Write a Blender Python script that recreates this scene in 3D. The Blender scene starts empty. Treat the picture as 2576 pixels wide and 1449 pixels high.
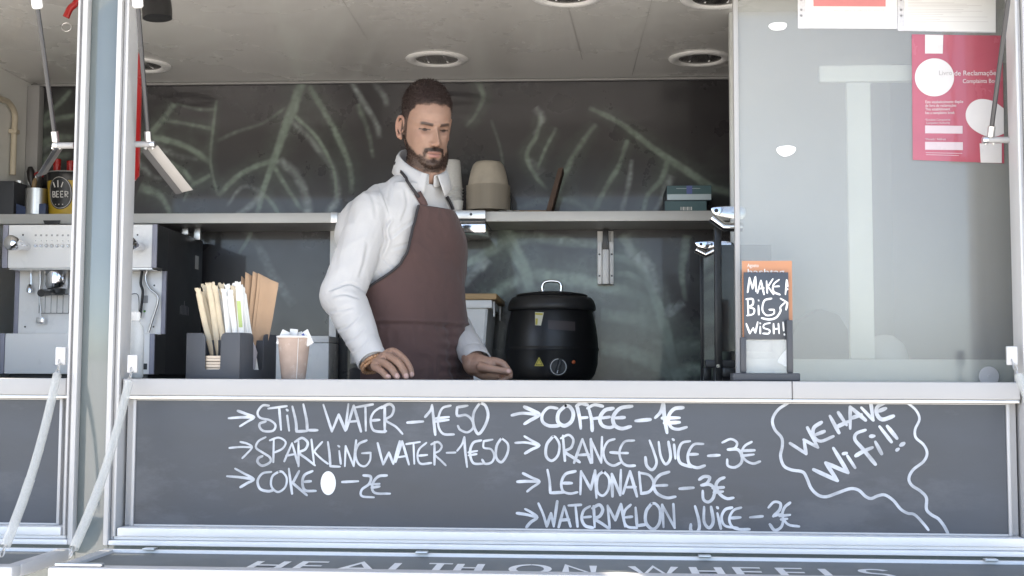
import bpy, bmesh, math, random
import numpy as np
from mathutils import Vector, Matrix, noise as mnoise

random.seed(7); rng = np.random.default_rng(7)
SC = bpy.context.scene
R = math.radians

# ------------------------------------------------------------------ camera
W, H, F = 2576.0, 1449.0, 3200.0          # reference frame in which pixel positions below are read
CAM = Vector((0.0, -2.95, 1.5))
TILT, YAW, ROLL = R(4.21), R(3.7), R(-0.25)
cam_rot = (Matrix.Rotation(YAW, 3, 'Z') @ Matrix.Rotation(R(90) + TILT, 3, 'X') @ Matrix.Rotation(-ROLL, 3, 'Z'))
cd = bpy.data.cameras.new('camera'); cam = bpy.data.objects.new('camera', cd); SC.collection.objects.link(cam)
cd.sensor_width = 36.0; cd.lens = 36.0 * F / W; cd.clip_start = 0.05; cd.clip_end = 2000
cam.matrix_world = Matrix.Translation(CAM) @ cam_rot.to_4x4()
SC.camera = cam

# ------------------------------------------------------------------ sky, sun, exposure
SUN_EL, SUN_AZ = R(50), R(279)            # azimuth: direction the light comes from, clockwise from +Y
w = bpy.data.worlds.new('World'); SC.world = w; w.use_nodes = True
nt = w.node_tree; nt.nodes.clear()
sky = nt.nodes.new('ShaderNodeTexSky'); sky.sky_type = 'NISHITA'; sky.sun_disc = False
sky.sun_elevation = SUN_EL; sky.sun_rotation = SUN_AZ
sky.air_density = 0.55; sky.dust_density = 0.8; sky.ozone_density = 1.0
bgn = nt.nodes.new('ShaderNodeBackground'); bgn.inputs['Strength'].default_value = 0.15
won = nt.nodes.new('ShaderNodeOutputWorld')
nt.links.new(sky.outputs[0], bgn.inputs[0]); nt.links.new(bgn.outputs[0], won.inputs[0])
sl = bpy.data.lights.new('sun', 'SUN'); so = bpy.data.objects.new('sun', sl); SC.collection.objects.link(so)
sl.energy = 4.0; sl.angle = R(1.0); sl.color = (1.0, 0.97, 0.93)
sd = Vector((math.sin(SUN_AZ) * math.cos(SUN_EL), math.cos(SUN_AZ) * math.cos(SUN_EL), math.sin(SUN_EL)))
so.rotation_euler = sd.to_track_quat('Z', 'Y').to_euler()
SC.view_settings.view_transform = 'Standard'; SC.view_settings.look = 'None'
SC.view_settings.gamma = 1.0; SC.view_settings.use_curve_mapping = False
SC.view_settings.exposure = 2.45
SC.view_settings.use_white_balance = True; SC.view_settings.white_balance_temperature = 7800; SC.view_settings.white_balance_tint = 10
SC.render.engine = 'CYCLES'
SC.cycles.use_denoising = True; SC.cycles.denoising_prefilter = 'ACCURATE'; SC.cycles.use_adaptive_sampling = False
SC.cycles.sample_clamp_indirect = 1.5; SC.cycles.blur_glossy = 1.0
SC.cycles.use_guiding = True; SC.cycles.guiding_training_samples = 64
SC.cycles.max_bounces = 10; SC.cycles.transparent_max_bounces = 16
SC.cycles.caustics_reflective = False

def ray(px, py):
    v = Vector(((px - W / 2) / F, -(py - H / 2) / F, -1.0))
    return cam_rot @ v
def at(px, py, Y):
    """point of the depth plane Y that the photograph shows at px, py"""
    d = ray(px, py); t = (Y - CAM.y) / d.y
    return CAM + d * t
def atz(px, py, Z):
    d = ray(px, py); t = (Z - CAM.z) / d.z
    return CAM + d * t
def pix(co):
    q = (np.asarray(co) - np.array(CAM)) @ np.array(cam_rot)
    return np.stack([W / 2 + F * q[:, 0] / -q[:, 2], H / 2 - F * q[:, 1] / -q[:, 2]], 1)
def scale_at(Y): return F / (Y - CAM.y)

# ------------------------------------------------------------------ object helpers
COL = SC.collection
def wloc(o):
    v = Vector((0, 0, 0))
    while o is not None:
        v += o.location; o = o.parent
    return v
def tag(o, label=None, cat=None, group=None, kind=None):
    if label: o['label'] = label
    if cat: o['category'] = cat
    if group: o['group'] = group
    if kind: o['kind'] = kind
    return o
def thing(name, label, cat, loc, group=None):
    o = bpy.data.objects.new(name, None); COL.objects.link(o); o.location = loc
    o.empty_display_size = 0.05
    return tag(o, label, cat, group)
def link_mesh(name, me, mat, parent=None, origin=None, smooth=None):
    """mesh with vertices in world space becomes an object under parent"""
    o = bpy.data.objects.new(name, me); COL.objects.link(o)
    if mat is not None: me.materials.append(mat)
    if parent is not None:
        o.parent = parent; off = wloc(parent)
    else:
        if origin is None:
            n = len(me.vertices); co = np.empty(n * 3, np.float32); me.vertices.foreach_get('co', co); co = co.reshape(-1, 3)
            mn, mx = co.min(0), co.max(0); origin = Vector(((mn[0] + mx[0]) / 2, (mn[1] + mx[1]) / 2, mn[2]))
        o.location = origin; off = Vector(origin)
    if off.length > 0: me.transform(Matrix.Translation(-off))
    if smooth: 
        me.shade_smooth()
        if smooth < 170: me.set_sharp_from_angle(angle=R(smooth))
    return o
def np_mesh(name, V, Fc):
    me = bpy.data.meshes.new(name); me.from_pydata([tuple(v) for v in V], [], [tuple(int(i) for i in f) for f in Fc]); me.update(); return me

class MB:
    """collects simple shapes, then becomes one mesh"""
    def __init__(s): s.bm = bmesh.new()
    def box(s, x0, x1, y0, y1, z0, z1, bev=0.0, seg=2, M=None):
        m = Matrix.Translation(((x0 + x1) / 2, (y0 + y1) / 2, (z0 + z1) / 2)) @ Matrix.Diagonal((abs(x1 - x0), abs(y1 - y0), abs(z1 - z0), 1))
        if M is not None: m = M @ m
        r = bmesh.ops.create_cube(s.bm, size=1.0, matrix=m)
        if bev > 0:
            es = list({e for v in r['verts'] for e in v.link_edges})
            bmesh.ops.bevel(s.bm, geom=es, offset=bev, segments=seg, affect='EDGES', profile=0.6)
        return s
    def prism(s, pts, d, bev=0.0, seg=2):
        """closed polygon of 3D points extruded by vector d"""
        vs = [s.bm.verts.new(p) for p in pts]; f = s.bm.faces.new(vs)
        r = bmesh.ops.extrude_face_region(s.bm, geom=[f])
        nv = [g for g in r['geom'] if isinstance(g, bmesh.types.BMVert)]
        bmesh.ops.translate(s.bm, verts=nv, vec=Vector(d))
        allv = vs + nv
        fs = list({ff for v in allv for ff in v.link_faces})
        bmesh.ops.recalc_face_normals(s.bm, faces=fs)
        if bev > 0:
            es = list({e for v in allv for e in v.link_edges})
            bmesh.ops.bevel(s.bm, geom=es, offset=bev, segments=seg, affect='EDGES', profile=0.6)
        return s
    def tube(s, pts, rad, n=12, cap=True, closed=False):
        pts = [Vector(p) for p in pts]; rads = rad if hasattr(rad, '__len__') else [rad] * len(pts)
        rings = []; up = None; N = len(pts)
        for i, p in enumerate(pts):
            if closed: t = (pts[(i + 1) % N] - pts[i - 1])
            else: t = (pts[min(i + 1, N - 1)] - pts[max(i - 1, 0)])
            t.normalize()
            if up is None:
                up = Vector((0, 0, 1)) if abs(t.z) < 0.9 else Vector((1, 0, 0))
            a = t.cross(up)
            if a.length < 1e-6: a = t.orthogonal()
            a.normalize(); b = a.cross(t).normalized(); up = b
            rings.append([s.bm.verts.new(p + (a * math.cos(2 * math.pi * k / n) + b * math.sin(2 * math.pi * k / n)) * rads[i]) for k in range(n)])
        for i in range(N if closed else N - 1):
            A, B = rings[i], rings[(i + 1) % N]
            for k in range(n): s.bm.faces.new((A[k], A[(k + 1) % n], B[(k + 1) % n], B[k]))
        if cap and not closed:
            s.bm.faces.new(rings[0][::-1]); s.bm.faces.new(rings[-1])
        return s
    def lathe(s, prof, c, n=32, axis='Z', M=None):
        """prof: list of (r, h); revolved round an axis through c"""
        rings = []
        for r, h in prof:
            ring = []
            for k in range(n if r > 1e-6 else 1):
                a = 2 * math.pi * k / n
                if axis == 'Z': p = Vector((r * math.cos(a), r * math.sin(a), h))
                elif axis == 'Y': p = Vector((r * math.cos(a), h, r * math.sin(a)))
                else: p = Vector((h, r * math.cos(a), r * math.sin(a)))
                if M is not None: p = M @ p
                ring.append(s.bm.verts.new(Vector(c) + p))
            rings.append(ring)
        for A, B in zip(rings, rings[1:]):
            if len(A) == 1 and len(B) == 1: continue
            for k in range(n):
                k2 = (k + 1) % n
                if len(A) == 1: s.bm.faces.new((A[0], B[k2], B[k]))
                elif len(B) == 1: s.bm.faces.new((A[k], A[k2], B[0]))
                else: s.bm.faces.new((A[k], A[k2], B[k2], B[k]))
        return s
    def grid(s, P):
        """P[i][j] points -> quad sheet"""
        vs = [[s.bm.verts.new(p) for p in row] for row in P]
        for i in range(len(vs) - 1):
            for j in range(len(vs[0]) - 1):
                s.bm.faces.new((vs[i][j], vs[i][j + 1], vs[i + 1][j + 1], vs[i + 1][j]))
        return s
    def poly(s, pts):
        s.bm.faces.new([s.bm.verts.new(p) for p in pts]); return s
    def build(s, name, mat, parent=None, origin=None, smooth=40, recalc=True):
        if recalc: bmesh.ops.recalc_face_normals(s.bm, faces=s.bm.faces[:])
        me = bpy.data.meshes.new(name); s.bm.to_mesh(me); s.bm.free()
        return link_mesh(name, me, mat, parent, origin, smooth)

def copy_tree(o, parent=None):
    c = o.copy(); COL.objects.link(c); c.parent = parent
    for ch in list(o.children): copy_tree(ch, c)
    return c
def cr(pts, n=6, closed=False):
    """Catmull-Rom through 2D/3D points"""
    P = [np.array(p, float) for p in pts]
    if len(P) < 3: return P
    out = []; N = len(P)
    for i in range(N if closed else N - 1):
        p0 = P[i - 1] if (i > 0 or closed) else 2 * P[0] - P[1]
        p1 = P[i]; p2 = P[(i + 1) % N]
        p3 = P[(i + 2) % N] if (i + 2 < N or closed) else 2 * P[-1] - P[-2]
        for k in range(n):
            t = k / n
            out.append(0.5 * ((2 * p1) + (-p0 + p2) * t + (2 * p0 - 5 * p1 + 4 * p2 - p3) * t * t + (-p0 + 3 * p1 - 3 * p2 + p3) * t ** 3))
    if not closed: out.append(P[-1])
    return out

# ------------------------------------------------------------------ materials
def mat(name, col, rough=0.5, metal=0.0, var=0.06, vscale=6.0, bump=0.0, bscale=60.0, coat=0.0, spec=0.5, rvar=0.08,
        trans=0.0, stretch=None, sheen=0.0, attr=None, sss=0.0, spots=None, coat_rough=0.05, ior=1.45, alpha=1.0):
    m = bpy.data.materials.new(name); m.use_nodes = True; t = m.node_tree; N = t.nodes; L = t.links
    b = N['Principled BSDF']
    b.inputs['Metallic'].default_value = metal; b.inputs['Specular IOR Level'].default_value = spec
    b.inputs['Coat Weight'].default_value = coat; b.inputs['Coat Roughness'].default_value = coat_rough
    b.inputs['Transmission Weight'].default_value = trans; b.inputs['Sheen Weight'].default_value = sheen
    b.inputs['IOR'].default_value = ior; b.inputs['Alpha'].default_value = alpha
    if sss > 0:
        b.inputs['Subsurface Weight'].default_value = sss; b.inputs['Subsurface Radius'].default_value = (0.6, 0.25, 0.15); b.inputs['Subsurface Scale'].default_value = 0.006
    tc = N.new('ShaderNodeTexCoord'); mp = N.new('ShaderNodeMapping'); L.new(tc.outputs['Object'], mp.inputs['Vector'])
    if stretch: mp.inputs['Scale'].default_value = stretch
    n1 = N.new('ShaderNodeTexNoise'); n1.inputs['Scale'].default_value = vscale; n1.inputs['Detail'].default_value = 6; n1.inputs['Roughness'].default_value = 0.6
    L.new(mp.outputs[0], n1.inputs['Vector'])
    mr = N.new('ShaderNodeMapRange'); mr.inputs['From Min'].default_value = 0.3; mr.inputs['From Max'].default_value = 0.7
    mr.inputs['To Min'].default_value = 1 - var; mr.inputs['To Max'].default_value = 1 + var
    L.new(n1.outputs['Fac'], mr.inputs['Value'])
    mx = N.new('ShaderNodeVectorMath'); mx.operation = 'SCALE'
    if attr:
        an = N.new('ShaderNodeAttribute'); an.attribute_name = attr; L.new(an.outputs['Color'], mx.inputs[0])
    else:
        rgb = N.new('ShaderNodeRGB'); rgb.outputs[0].default_value = (*col, 1); L.new(rgb.outputs[0], mx.inputs[0])
    L.new(mr.outputs[0], mx.inputs['Scale'])
    out = mx.outputs[0]
    if spots:                                   # dirt / wear flecks with a shape of their own: (colour, scale, threshold)
        sc_, ss, th = spots
        n3 = N.new('ShaderNodeTexNoise'); n3.inputs['Scale'].default_value = ss; n3.inputs['Detail'].default_value = 8; n3.inputs['Roughness'].default_value = 0.7
        L.new(mp.outputs[0], n3.inputs['Vector'])
        r3 = N.new('ShaderNodeMapRange'); r3.inputs['From Min'].default_value = th; r3.inputs['From Max'].default_value = th + 0.12
        L.new(n3.outputs['Fac'], r3.inputs['Value'])
        mi = N.new('ShaderNodeMix'); mi.data_type = 'RGBA'; mi.inputs['B'].default_value = (*sc_, 1)
        L.new(r3.outputs[0], mi.inputs['Factor']); L.new(out, mi.inputs['A']); out = mi.outputs['Result']
    L.new(out, b.inputs['Base Color'])
    rr = N.new('ShaderNodeMapRange'); rr.inputs['From Min'].default_value = 0.3; rr.inputs['From Max'].default_value = 0.7
    rr.inputs['To Min'].default_value = max(rough - rvar, 0.02); rr.inputs['To Max'].default_value = min(rough + rvar, 1)
    L.new(n1.outputs['Fac'], rr.inputs['Value']); L.new(rr.outputs[0], b.inputs['Roughness'])
    if bump > 0:
        n2 = N.new('ShaderNodeTexNoise'); n2.inputs['Scale'].default_value = bscale; n2.inputs['Detail'].default_value = 4
        L.new(mp.outputs[0], n2.inputs['Vector'])
        bp = N.new('ShaderNodeBump'); bp.inputs['Strength'].default_value = bump; bp.inputs['Distance'].default_value = 0.002
        L.new(n2.outputs['Fac'], bp.inputs['Height']); L.new(bp.outputs[0], b.inputs['Normal'])
    return m
def film(name, col, diff, trans_rough, w_clear, gloss=0.06):
    """frosted film: scattering sheet mixed with rough see-through"""
    m = bpy.data.materials.new(name); m.use_nodes = True; t = m.node_tree; N = t.nodes; L = t.links; N.clear()
    o = N.new('ShaderNodeOutputMaterial')
    d = N.new('ShaderNodeBsdfDiffuse'); d.inputs[0].default_value = (*col, 1)
    tr = N.new('ShaderNodeBsdfTranslucent'); tr.inputs[0].default_value = (*col, 1)
    m1 = N.new('ShaderNodeMixShader'); m1.inputs[0].default_value = 1 - diff; L.new(d.outputs[0], m1.inputs[1]); L.new(tr.outputs[0], m1.inputs[2])
    rf = N.new('ShaderNodeBsdfRefraction'); rf.inputs['Color'].default_value = (0.95, 0.97, 0.96, 1); rf.inputs['Roughness'].default_value = trans_rough; rf.inputs['IOR'].default_value = 1.02
    m2 = N.new('ShaderNodeMixShader'); m2.inputs[0].default_value = w_clear; L.new(m1.outputs[0], m2.inputs[1]); L.new(rf.outputs[0], m2.inputs[2])
    g = N.new('ShaderNodeBsdfGlossy'); g.inputs['Roughness'].default_value = 0.12
    m3 = N.new('ShaderNodeMixShader'); m3.inputs[0].default_value = gloss; L.new(m2.outputs[0], m3.inputs[1]); L.new(g.outputs[0], m3.inputs[2])
    L.new(m3.outputs[0], o.inputs[0]); return m
def clear_plastic(name, col, opac, rough=0.25):
    m = bpy.data.materials.new(name); m.use_nodes = True; t = m.node_tree; N = t.nodes; L = t.links
    b = N['Principled BSDF']; b.inputs['Base Color'].default_value = (*col, 1); b.inputs['Roughness'].default_value = rough
    o = N['Material Output']; tr = N.new('ShaderNodeBsdfTransparent'); mx = N.new('ShaderNodeMixShader')
    nz = N.new('ShaderNodeTexNoise'); nz.inputs['Scale'].default_value = 30
    mr = N.new('ShaderNodeMapRange'); mr.inputs['To Min'].default_value = max(0, opac - 0.1); mr.inputs['To Max'].default_value = min(1, opac + 0.1)
    L.new(nz.outputs['Fac'], mr.inputs['Value']); L.new(mr.outputs[0], mx.inputs[0])
    L.new(tr.outputs[0], mx.inputs[1]); L.new(b.outputs[0], mx.inputs[2]); L.new(mx.outputs[0], o.inputs[0]); return m

M = {}
M['alu'] = mat('anodised_aluminium', (0.46, 0.46, 0.463), 0.45, 0.1, var=0.04, vscale=4, stretch=(1, 1, 1), spots=((0.25, 0.245, 0.24), 45, 0.70))
M['alu_white'] = mat('white_lacquered_aluminium', (0.335, 0.333, 0.333), 0.42, 0.0, var=0.03, spots=((0.24, 0.235, 0.23), 40, 0.71))
M['sill'] = mat('lightened_aluminium_sill', (0.74, 0.735, 0.73), 0.45, 0.05, var=0.04, spots=((0.45, 0.44, 0.43), 45, 0.70))  # frame aluminium, lightened to offset bounce light the table blocks
M['paint'] = mat('grey_green_truck_paint', (0.125, 0.15, 0.152), 0.12, 0.0, var=0.04, coat=1.0, coat_rough=0.03, bump=0.02, bscale=14, rvar=0.03)
M['ceil'] = mat('white_ceiling_panel', (0.74, 0.73, 0.71), 0.28, 0.0, var=0.0, vscale=2, coat=0.6, coat_rough=0.08)
M['white_wall'] = mat('white_wall_panel', (0.72, 0.72, 0.69), 0.35, var=0.04, vscale=3)
M['steel'] = mat('brushed_steel', (0.62, 0.62, 0.62), 0.33, 1.0, var=0.05, vscale=20, stretch=(1, 40, 40), rvar=0.06)
M['shelf'] = mat('matt_steel_shelf', (0.60, 0.595, 0.58), 0.5, 0.25, var=0.05, vscale=5, stretch=(1, 8, 8))
M['steel_dark'] = mat('dark_steel_rod', (0.055, 0.055, 0.058), 0.35, 0.3)
M['chrome'] = mat('chrome', (0.8, 0.8, 0.82), 0.08, 1.0, var=0.02, rvar=0.03)
M['board'] = mat('chalkboard_panel', (0.045, 0.053, 0.066), 0.38, 0, var=0.22, vscale=1.6, stretch=(1, 1, 2.5), spec=0.5, spots=((0.068, 0.077, 0.092), 2.6, 0.52), bump=0.03, bscale=5)
M['chalk'] = mat('white_paint_marker', (0.41, 0.435, 0.47), 0.7, var=0.34, vscale=22)
M['black'] = mat('black_plastic', (0.026, 0.026, 0.027), 0.42, var=0.1, vscale=12)
M['blackgloss'] = mat('glossy_black_enamel', (0.012, 0.012, 0.013), 0.36, var=0.1, coat=0.0, bump=0.05, bscale=40)
M['darkgrey'] = mat('dark_grey_plastic', (0.050, 0.054, 0.062), 0.55, var=0.08, bump=0.08, bscale=300)
M['white'] = mat('white_plastic', (0.80, 0.80, 0.79), 0.4, var=0.03)
M['panel_white'] = mat('white_enamel_front', (0.95, 0.945, 0.935), 0.3, var=0.02, vscale=3)
M['kraft'] = mat('kraft_paper', (0.36, 0.235, 0.15), 0.85, var=0.1, vscale=14, bump=0.2, bscale=90)
M['straw_kraft'] = mat('cream_paper_wrap', (0.56, 0.47, 0.34), 0.85, var=0.1, vscale=30, bump=0.3, bscale=120)
M['straw_white'] = mat('white_paper_wrap', (0.68, 0.68, 0.655), 0.8, var=0.06, vscale=30, bump=0.3, bscale=120)
M['paper'] = mat('white_paper', (0.66, 0.66, 0.645), 0.7, var=0.03)
M['red'] = mat('red_enamel', (0.40, 0.018, 0.018), 0.3, var=0.1, coat=0.3)
# ================================================================== ground
def ground():
    m = mat('grey_paving', (0.50, 0.495, 0.48), 0.85, var=0.02, vscale=0.3, bump=0.1, bscale=30)
    b = MB(); b.box(-400, 400, -400, 400, -0.3, 0.0)
    tag(b.build('ground', m), 'grey paved ground in front of the food truck', 'ground', kind='structure')
ground()

# ================================================================== food truck body
YW = 1.80                                           # back wall
ZC = at(1288, 200, YW).z                            # ceiling height
ZT = 1.5035                                         # counter top
truck = thing('food_truck', 'grey food truck with two open serving hatches in white aluminium frames', 'food truck', (0, 0.9, 0))
XL = at(70, 600, YW).x                              # left inner wall
XR = 1.75
# jamb positions on the front plane
YF = -0.03
def xf(px, py, Y=YF): return at(px, py, Y).x
JL0, JL1 = xf(279, 720), xf(300, 720)               # left jamb of the main opening: flange
JR0, JR1 = xf(2556, 720), xf(2600, 720)
KL1, KL0 = xf(204, 720), xf(175, 720)               # right jamb of the side opening
ZS1 = at(1288, 1384, YF).z                          # underside of bottom frame
ZTOP = 2.46
XSL = -3.3                                          # far jamb of the side opening

# shell
b = MB(); b.box(XL - 0.06, XR + 0.2, 0.02, YW + 0.05, ZC, ZC + 0.05); ceil = b.build('ceiling', M['ceil'], truck)
# thin dark joints between the ceiling panels
MJ = mat('panel_joint_line', (0.42, 0.41, 0.40), 0.7)
for (x0, y0, x1, y1) in ((862, 0, 925, 100), (1425, 0, 1465, 150), (1640, 0, 1590, 190)):
    p, q = atz(x0, y0, ZC - 0.0006), atz(x1, y1, ZC - 0.0006)
    n = Vector((1, 0, 0)) * 0.0014
    b = MB(); b.poly([p - n, p + n, q + n, q - n]); b.build('panel_joint', MJ, ceil)
b = MB(); b.box(XL - 0.002, XR + 0.2, YW - 0.016, YW - 0.001, ZC - 0.010, ZC - 0.001, 0.003); b.build('ceiling_trim', M['alu_white'], truck)
b = MB(); b.box(XL - 0.06, XL, 0.12, YW + 0.05, 0.4, ZC - 0.001); b.build('side_wall', M['white_wall'], truck)
b = MB(); b.box(XR, XR + 0.06, 0.12, YW + 0.05, 0.4, ZC - 0.001); b.build('side_wall', M['white_wall'], truck)
b = MB(); b.box(XL + 0.0005, XL + 0.05, YW - 0.05, YW - 0.002, 0.42, ZC - 0.013, 0.006); b.build('corner_trim', M['alu_white'], truck)
b = MB(); b.box(XL, XR, 0.0, YW, 0.36, 0.42); b.build('floor', mat('grey_floor', (0.2, 0.2, 0.2), 0.6), truck)

# back wall with printed leaf mural: fine sheet, the print held as the panel's own colour
def back_wall():
    x0, x1 = XL + 0.0, XR
    z0, z1 = 1.40, ZC
    nx, nz = 860, 330
    xs = np.linspace(x0, x1, nx); zs = np.linspace(z0, z1, nz)
    base = np.zeros((nz, nx, 3)); base[:] = (0.031, 0.029, 0.032)
    XX, ZZ = np.meshgrid(xs, zs)
    # value noise
    def vnoise(cx, cz, seed):
        g = np.random.default_rng(seed).random((cz + 2, cx + 2))
        u = np.linspace(0, cx, nx); v = np.linspace(0, cz, nz)
        iu = u.astype(int); iv = v.astype(int); fu = u - iu; fv = v - iv
        fu = fu * fu * (3 - 2 * fu); fv = fv * fv * (3 - 2 * fv)
        a = g[np.ix_(iv, iu)]; b_ = g[np.ix_(iv, iu + 1)]; c = g[np.ix_(iv + 1, iu)]; d = g[np.ix_(iv + 1, iu + 1)]
        return (a * (1 - fu) + b_ * fu) * (1 - fv)[:, None] + (c * (1 - fu) + d * fu) * fv[:, None]
    n_a = vnoise(40, 20, 1); n_b = vnoise(160, 70, 2); n_c = vnoise(300, 120, 3); n_s = vnoise(260, 22, 5)
    green = np.array((0.205, 0.262, 0.222)); pale = np.array((0.34, 0.39, 0.385)); dark = np.array((0.030, 0.042, 0.032))
    A = np.zeros((nz, nx)); Cc = np.zeros((nz, nx, 3))
    def seg_dist(P):
        D = np.full((nz, nx), 1e9); T = np.zeros((nz, nx))
        L = [0]
        for p, q in zip(P, P[1:]): L.append(L[-1] + np.hypot(*(q - p)))
        for k, (p, q) in enumerate(zip(P, P[1:])):
            m = 0.12
            lo = np.minimum(p, q) - m; hi = np.maximum(p, q) + m
            ia = np.searchsorted(xs, lo[0]); ib = np.searchsorted(xs, hi[0]); ja = np.searchsorted(zs, lo[1]); jb = np.searchsorted(zs, hi[1])
            if ib <= ia or jb <= ja: continue
            X = XX[ja:jb, ia:ib]; Z = ZZ[ja:jb, ia:ib]; d = q - p; l2 = d @ d + 1e-12
            t = np.clip(((X - p[0]) * d[0] + (Z - p[1]) * d[1]) / l2, 0, 1)
            dd = np.hypot(X - p[0] - t * d[0], Z - p[1] - t * d[1])
            sub = D[ja:jb, ia:ib]; mk = dd < sub; sub[mk] = dd[mk]
            ts = T[ja:jb, ia:ib]; ts[mk] = ((L[k] + t * (L[k + 1] - L[k])) / L[-1])[mk]
        return D, T
    def vein(px, w0, w1, col, strength=1.0, soft=0.6, tex=0.5, halo=True):
        if halo and strength >= 0.5 and tex < 0.7:
            vein(px, w0 * 3.2, w1 * 4.2, (0.075, 0.092, 0.081), 0.55, 1.0, 0.55, False)
        nonlocal A, Cc
        P = [np.array((at(x, y, YW).x, at(x, y, YW).z)) for x, y in px]
        P = cr(P, 6)
        D, T = seg_dist(P)
        soft = min(1.0, soft + 0.25); wob = 0.85 + 0.25 * n_a + 0.15 * n_b
        if min(q[1] for q in px) > 555: strength = min(1, strength * 1.5); w0 *= 1.2; w1 *= 1.2; col = np.array(col) * 1.35; soft *= 0.8  # print below the shelf brightened in colour to offset the dimmer light there
        wd = 1.18 * (1.0 - 0.35 * T) * (w0 + (w1 - w0) * T) / scale_at(YW) * wob
        a = np.clip((wd - D) / (wd * soft) , 0, 1); a = a * a * (3 - 2 * a)
        a = a * strength * (1 - tex + tex * (0.35 * n_a + 1.1 * n_b * n_c + 0.8 * n_s * n_a)) * np.clip(np.minimum(T / 0.03, (1 - T) / 0.12), 0, 1) ** 0.6
        a = np.clip(a * (0.72 + 0.55 * n_s * n_c + 0.25 * np.sin(np.pi * np.clip(T, 0, 1))), 0, 1)
        Cc[:] = Cc * (1 - a[..., None]) + np.array(col) * a[..., None]; A[:] = A + a * (1 - A)
    g, p_, dk = green, pale, dark
    # big leaf left of the man
    vein([(765, 195), (745, 250), (715, 330), (690, 400), (665, 470), (645, 545)], 17, 12, g, 1.0, 0.5, 0.35)
    vein([(775, 215), (815, 280), (850, 345), (880, 420), (885, 490)], 10, 14, g, 0.8)
    vein([(730, 300), (790, 360), (835, 420), (850, 490), (820, 545)], 9, 20, p_, 0.55, 0.8, 0.8)
    vein([(740, 290), (800, 350), (840, 430), (845, 500)], 6, 8, g, 0.9)
    vein([(720, 270), (660, 310), (600, 330), (545, 355)], 5, 10, g, 0.4, 0.9)
    vein([(700, 400), (640, 420), (590, 450), (548, 495)], 9, 13, g, 0.85)
    vein([(545, 250), (535, 330), (530, 410), (548, 495)], 5, 7, g, 0.6)
    vein([(690, 420), (720, 470), (760, 530)], 8, 10, g, 0.8)
    vein([(700, 400), (745, 440), (770, 500), (775, 550)], 12, 24, p_, 0.7, 0.8, 0.75)
    vein([(660, 480), (640, 510), (590, 545)], 12, 14, p_, 0.65, 0.8, 0.7)
    vein([(655, 480), (610, 470), (570, 520)], 8, 9, p_, 0.4, 0.8, 0.8)
    vein([(665, 490), (690, 520), (705, 550)], 7, 8, g, 0.8)
    vein([(880, 200), (910, 250), (945, 310), (955, 350)], 9, 14, p_, 0.65, 0.8, 0.8)
    vein([(935, 200), (965, 240), (975, 270)], 12, 12, p_, 0.45, 0.8, 0.85)
    vein([(900, 260), (925, 330), (940, 400)], 10, 10, g, 0.5, 0.8, 0.8)
    vein([(640, 560), (625, 600), (600, 640)], 6, 6, g, 0.3)
    vein([(600, 560), (650, 620), (690, 700), (740, 770)], 10, 18, p_, 0.14, 0.9, 0.8)
    # leaf at the left, behind the strut
    vein([(440, 260), (410, 300), (370, 350), (330, 420)], 10, 12, g, 0.8)
    vein([(372, 345), (430, 355), (480, 375), (530, 410)], 10, 14, g, 0.9)
    vein([(400, 300), (460, 310), (540, 325)], 6, 9, g, 0.6)
    vein([(440, 260), (500, 275), (550, 275)], 5, 8, g, 0.35)
    vein([(410, 400), (460, 430), (490, 460), (530, 440)], 10, 10, g, 0.75)
    vein([(350, 470), (400, 490), (425, 530), (420, 550)], 14, 12, g, 0.7)
    vein([(530, 440), (480, 470), (460, 510)], 8, 6, g, 0.5)
    vein([(380, 360), (440, 390), (500, 400)], 16, 12, p_, 0.35, 0.9, 0.9)
    vein([(340, 400), (380, 440), (410, 450)], 14, 12, p_, 0.35, 0.9, 0.9)
    # far left leaf
    vein([(180, 225), (150, 260), (110, 300), (85, 370), (80, 440)], 8, 10, g, 0.7)
    vein([(95, 320), (140, 300), (190, 290)], 14, 12, g, 0.7)
    vein([(85, 380), (130, 350), (190, 345)], 16, 14, g, 0.6)
    vein([(75, 440), (120, 400), (180, 390)], 16, 16, g, 0.55)
    vein([(75, 390), (110, 380), (130, 360)], 10, 10, p_, 0.4, 0.9, 0.9)
    # right hand leaf
    vein([(1480, 270), (1560, 310), (1640, 370), (1720, 425), (1790, 470), (1850, 490)], 7, 17, g, 0.85, 0.5, 0.35)
    vein([(1200, 200), (1215, 245), (1195, 290), (1170, 320)], 12, 8, g, 0.55)
    vein([(1235, 300), (1260, 380), (1270, 470)], 5, 5, g, 0.3)
    vein([(1360, 290), (1350, 340), (1325, 390), (1345, 440), (1380, 480)], 8, 9, g, 0.75)
    vein([(1400, 320), (1370, 380), (1350, 430)], 6, 7, g, 0.6)
    vein([(1500, 310), (1450, 380), (1420, 440), (1400, 500)], 8, 16, g, 0.75, 0.8)
    vein([(1580, 350), (1555, 420), (1520, 480), (1490, 545)], 7, 13, g, 0.75)
    vein([(1590, 400), (1580, 470), (1560, 545)], 7, 13, p_, 0.55, 0.8, 0.7)
    vein([(1680, 400), (1665, 450), (1630, 490), (1615, 545)], 9, 10, g, 0.65)
    vein([(1690, 440), (1665, 500), (1640, 540)], 14, 10, p_, 0.4, 0.9, 0.85)
    vein([(1345, 270), (1365, 300), (1340, 340)], 12, 10, p_, 0.35, 0.9, 0.85)
    vein([(1360, 440), (1330, 400)], 22, 12, p_, 0.3, 0.9, 0.9)
    vein([(1400, 500), (1450, 510), (1500, 545)], 10, 16, g, 0.5, 0.9)
    vein([(1300, 525), (1370, 505), (1430, 520)], 10, 20, g, 0.3, 0.9)
    vein([(1760, 500), (1800, 480), (1850, 480)], 8, 20, g, 0.35, 0.9)
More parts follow.
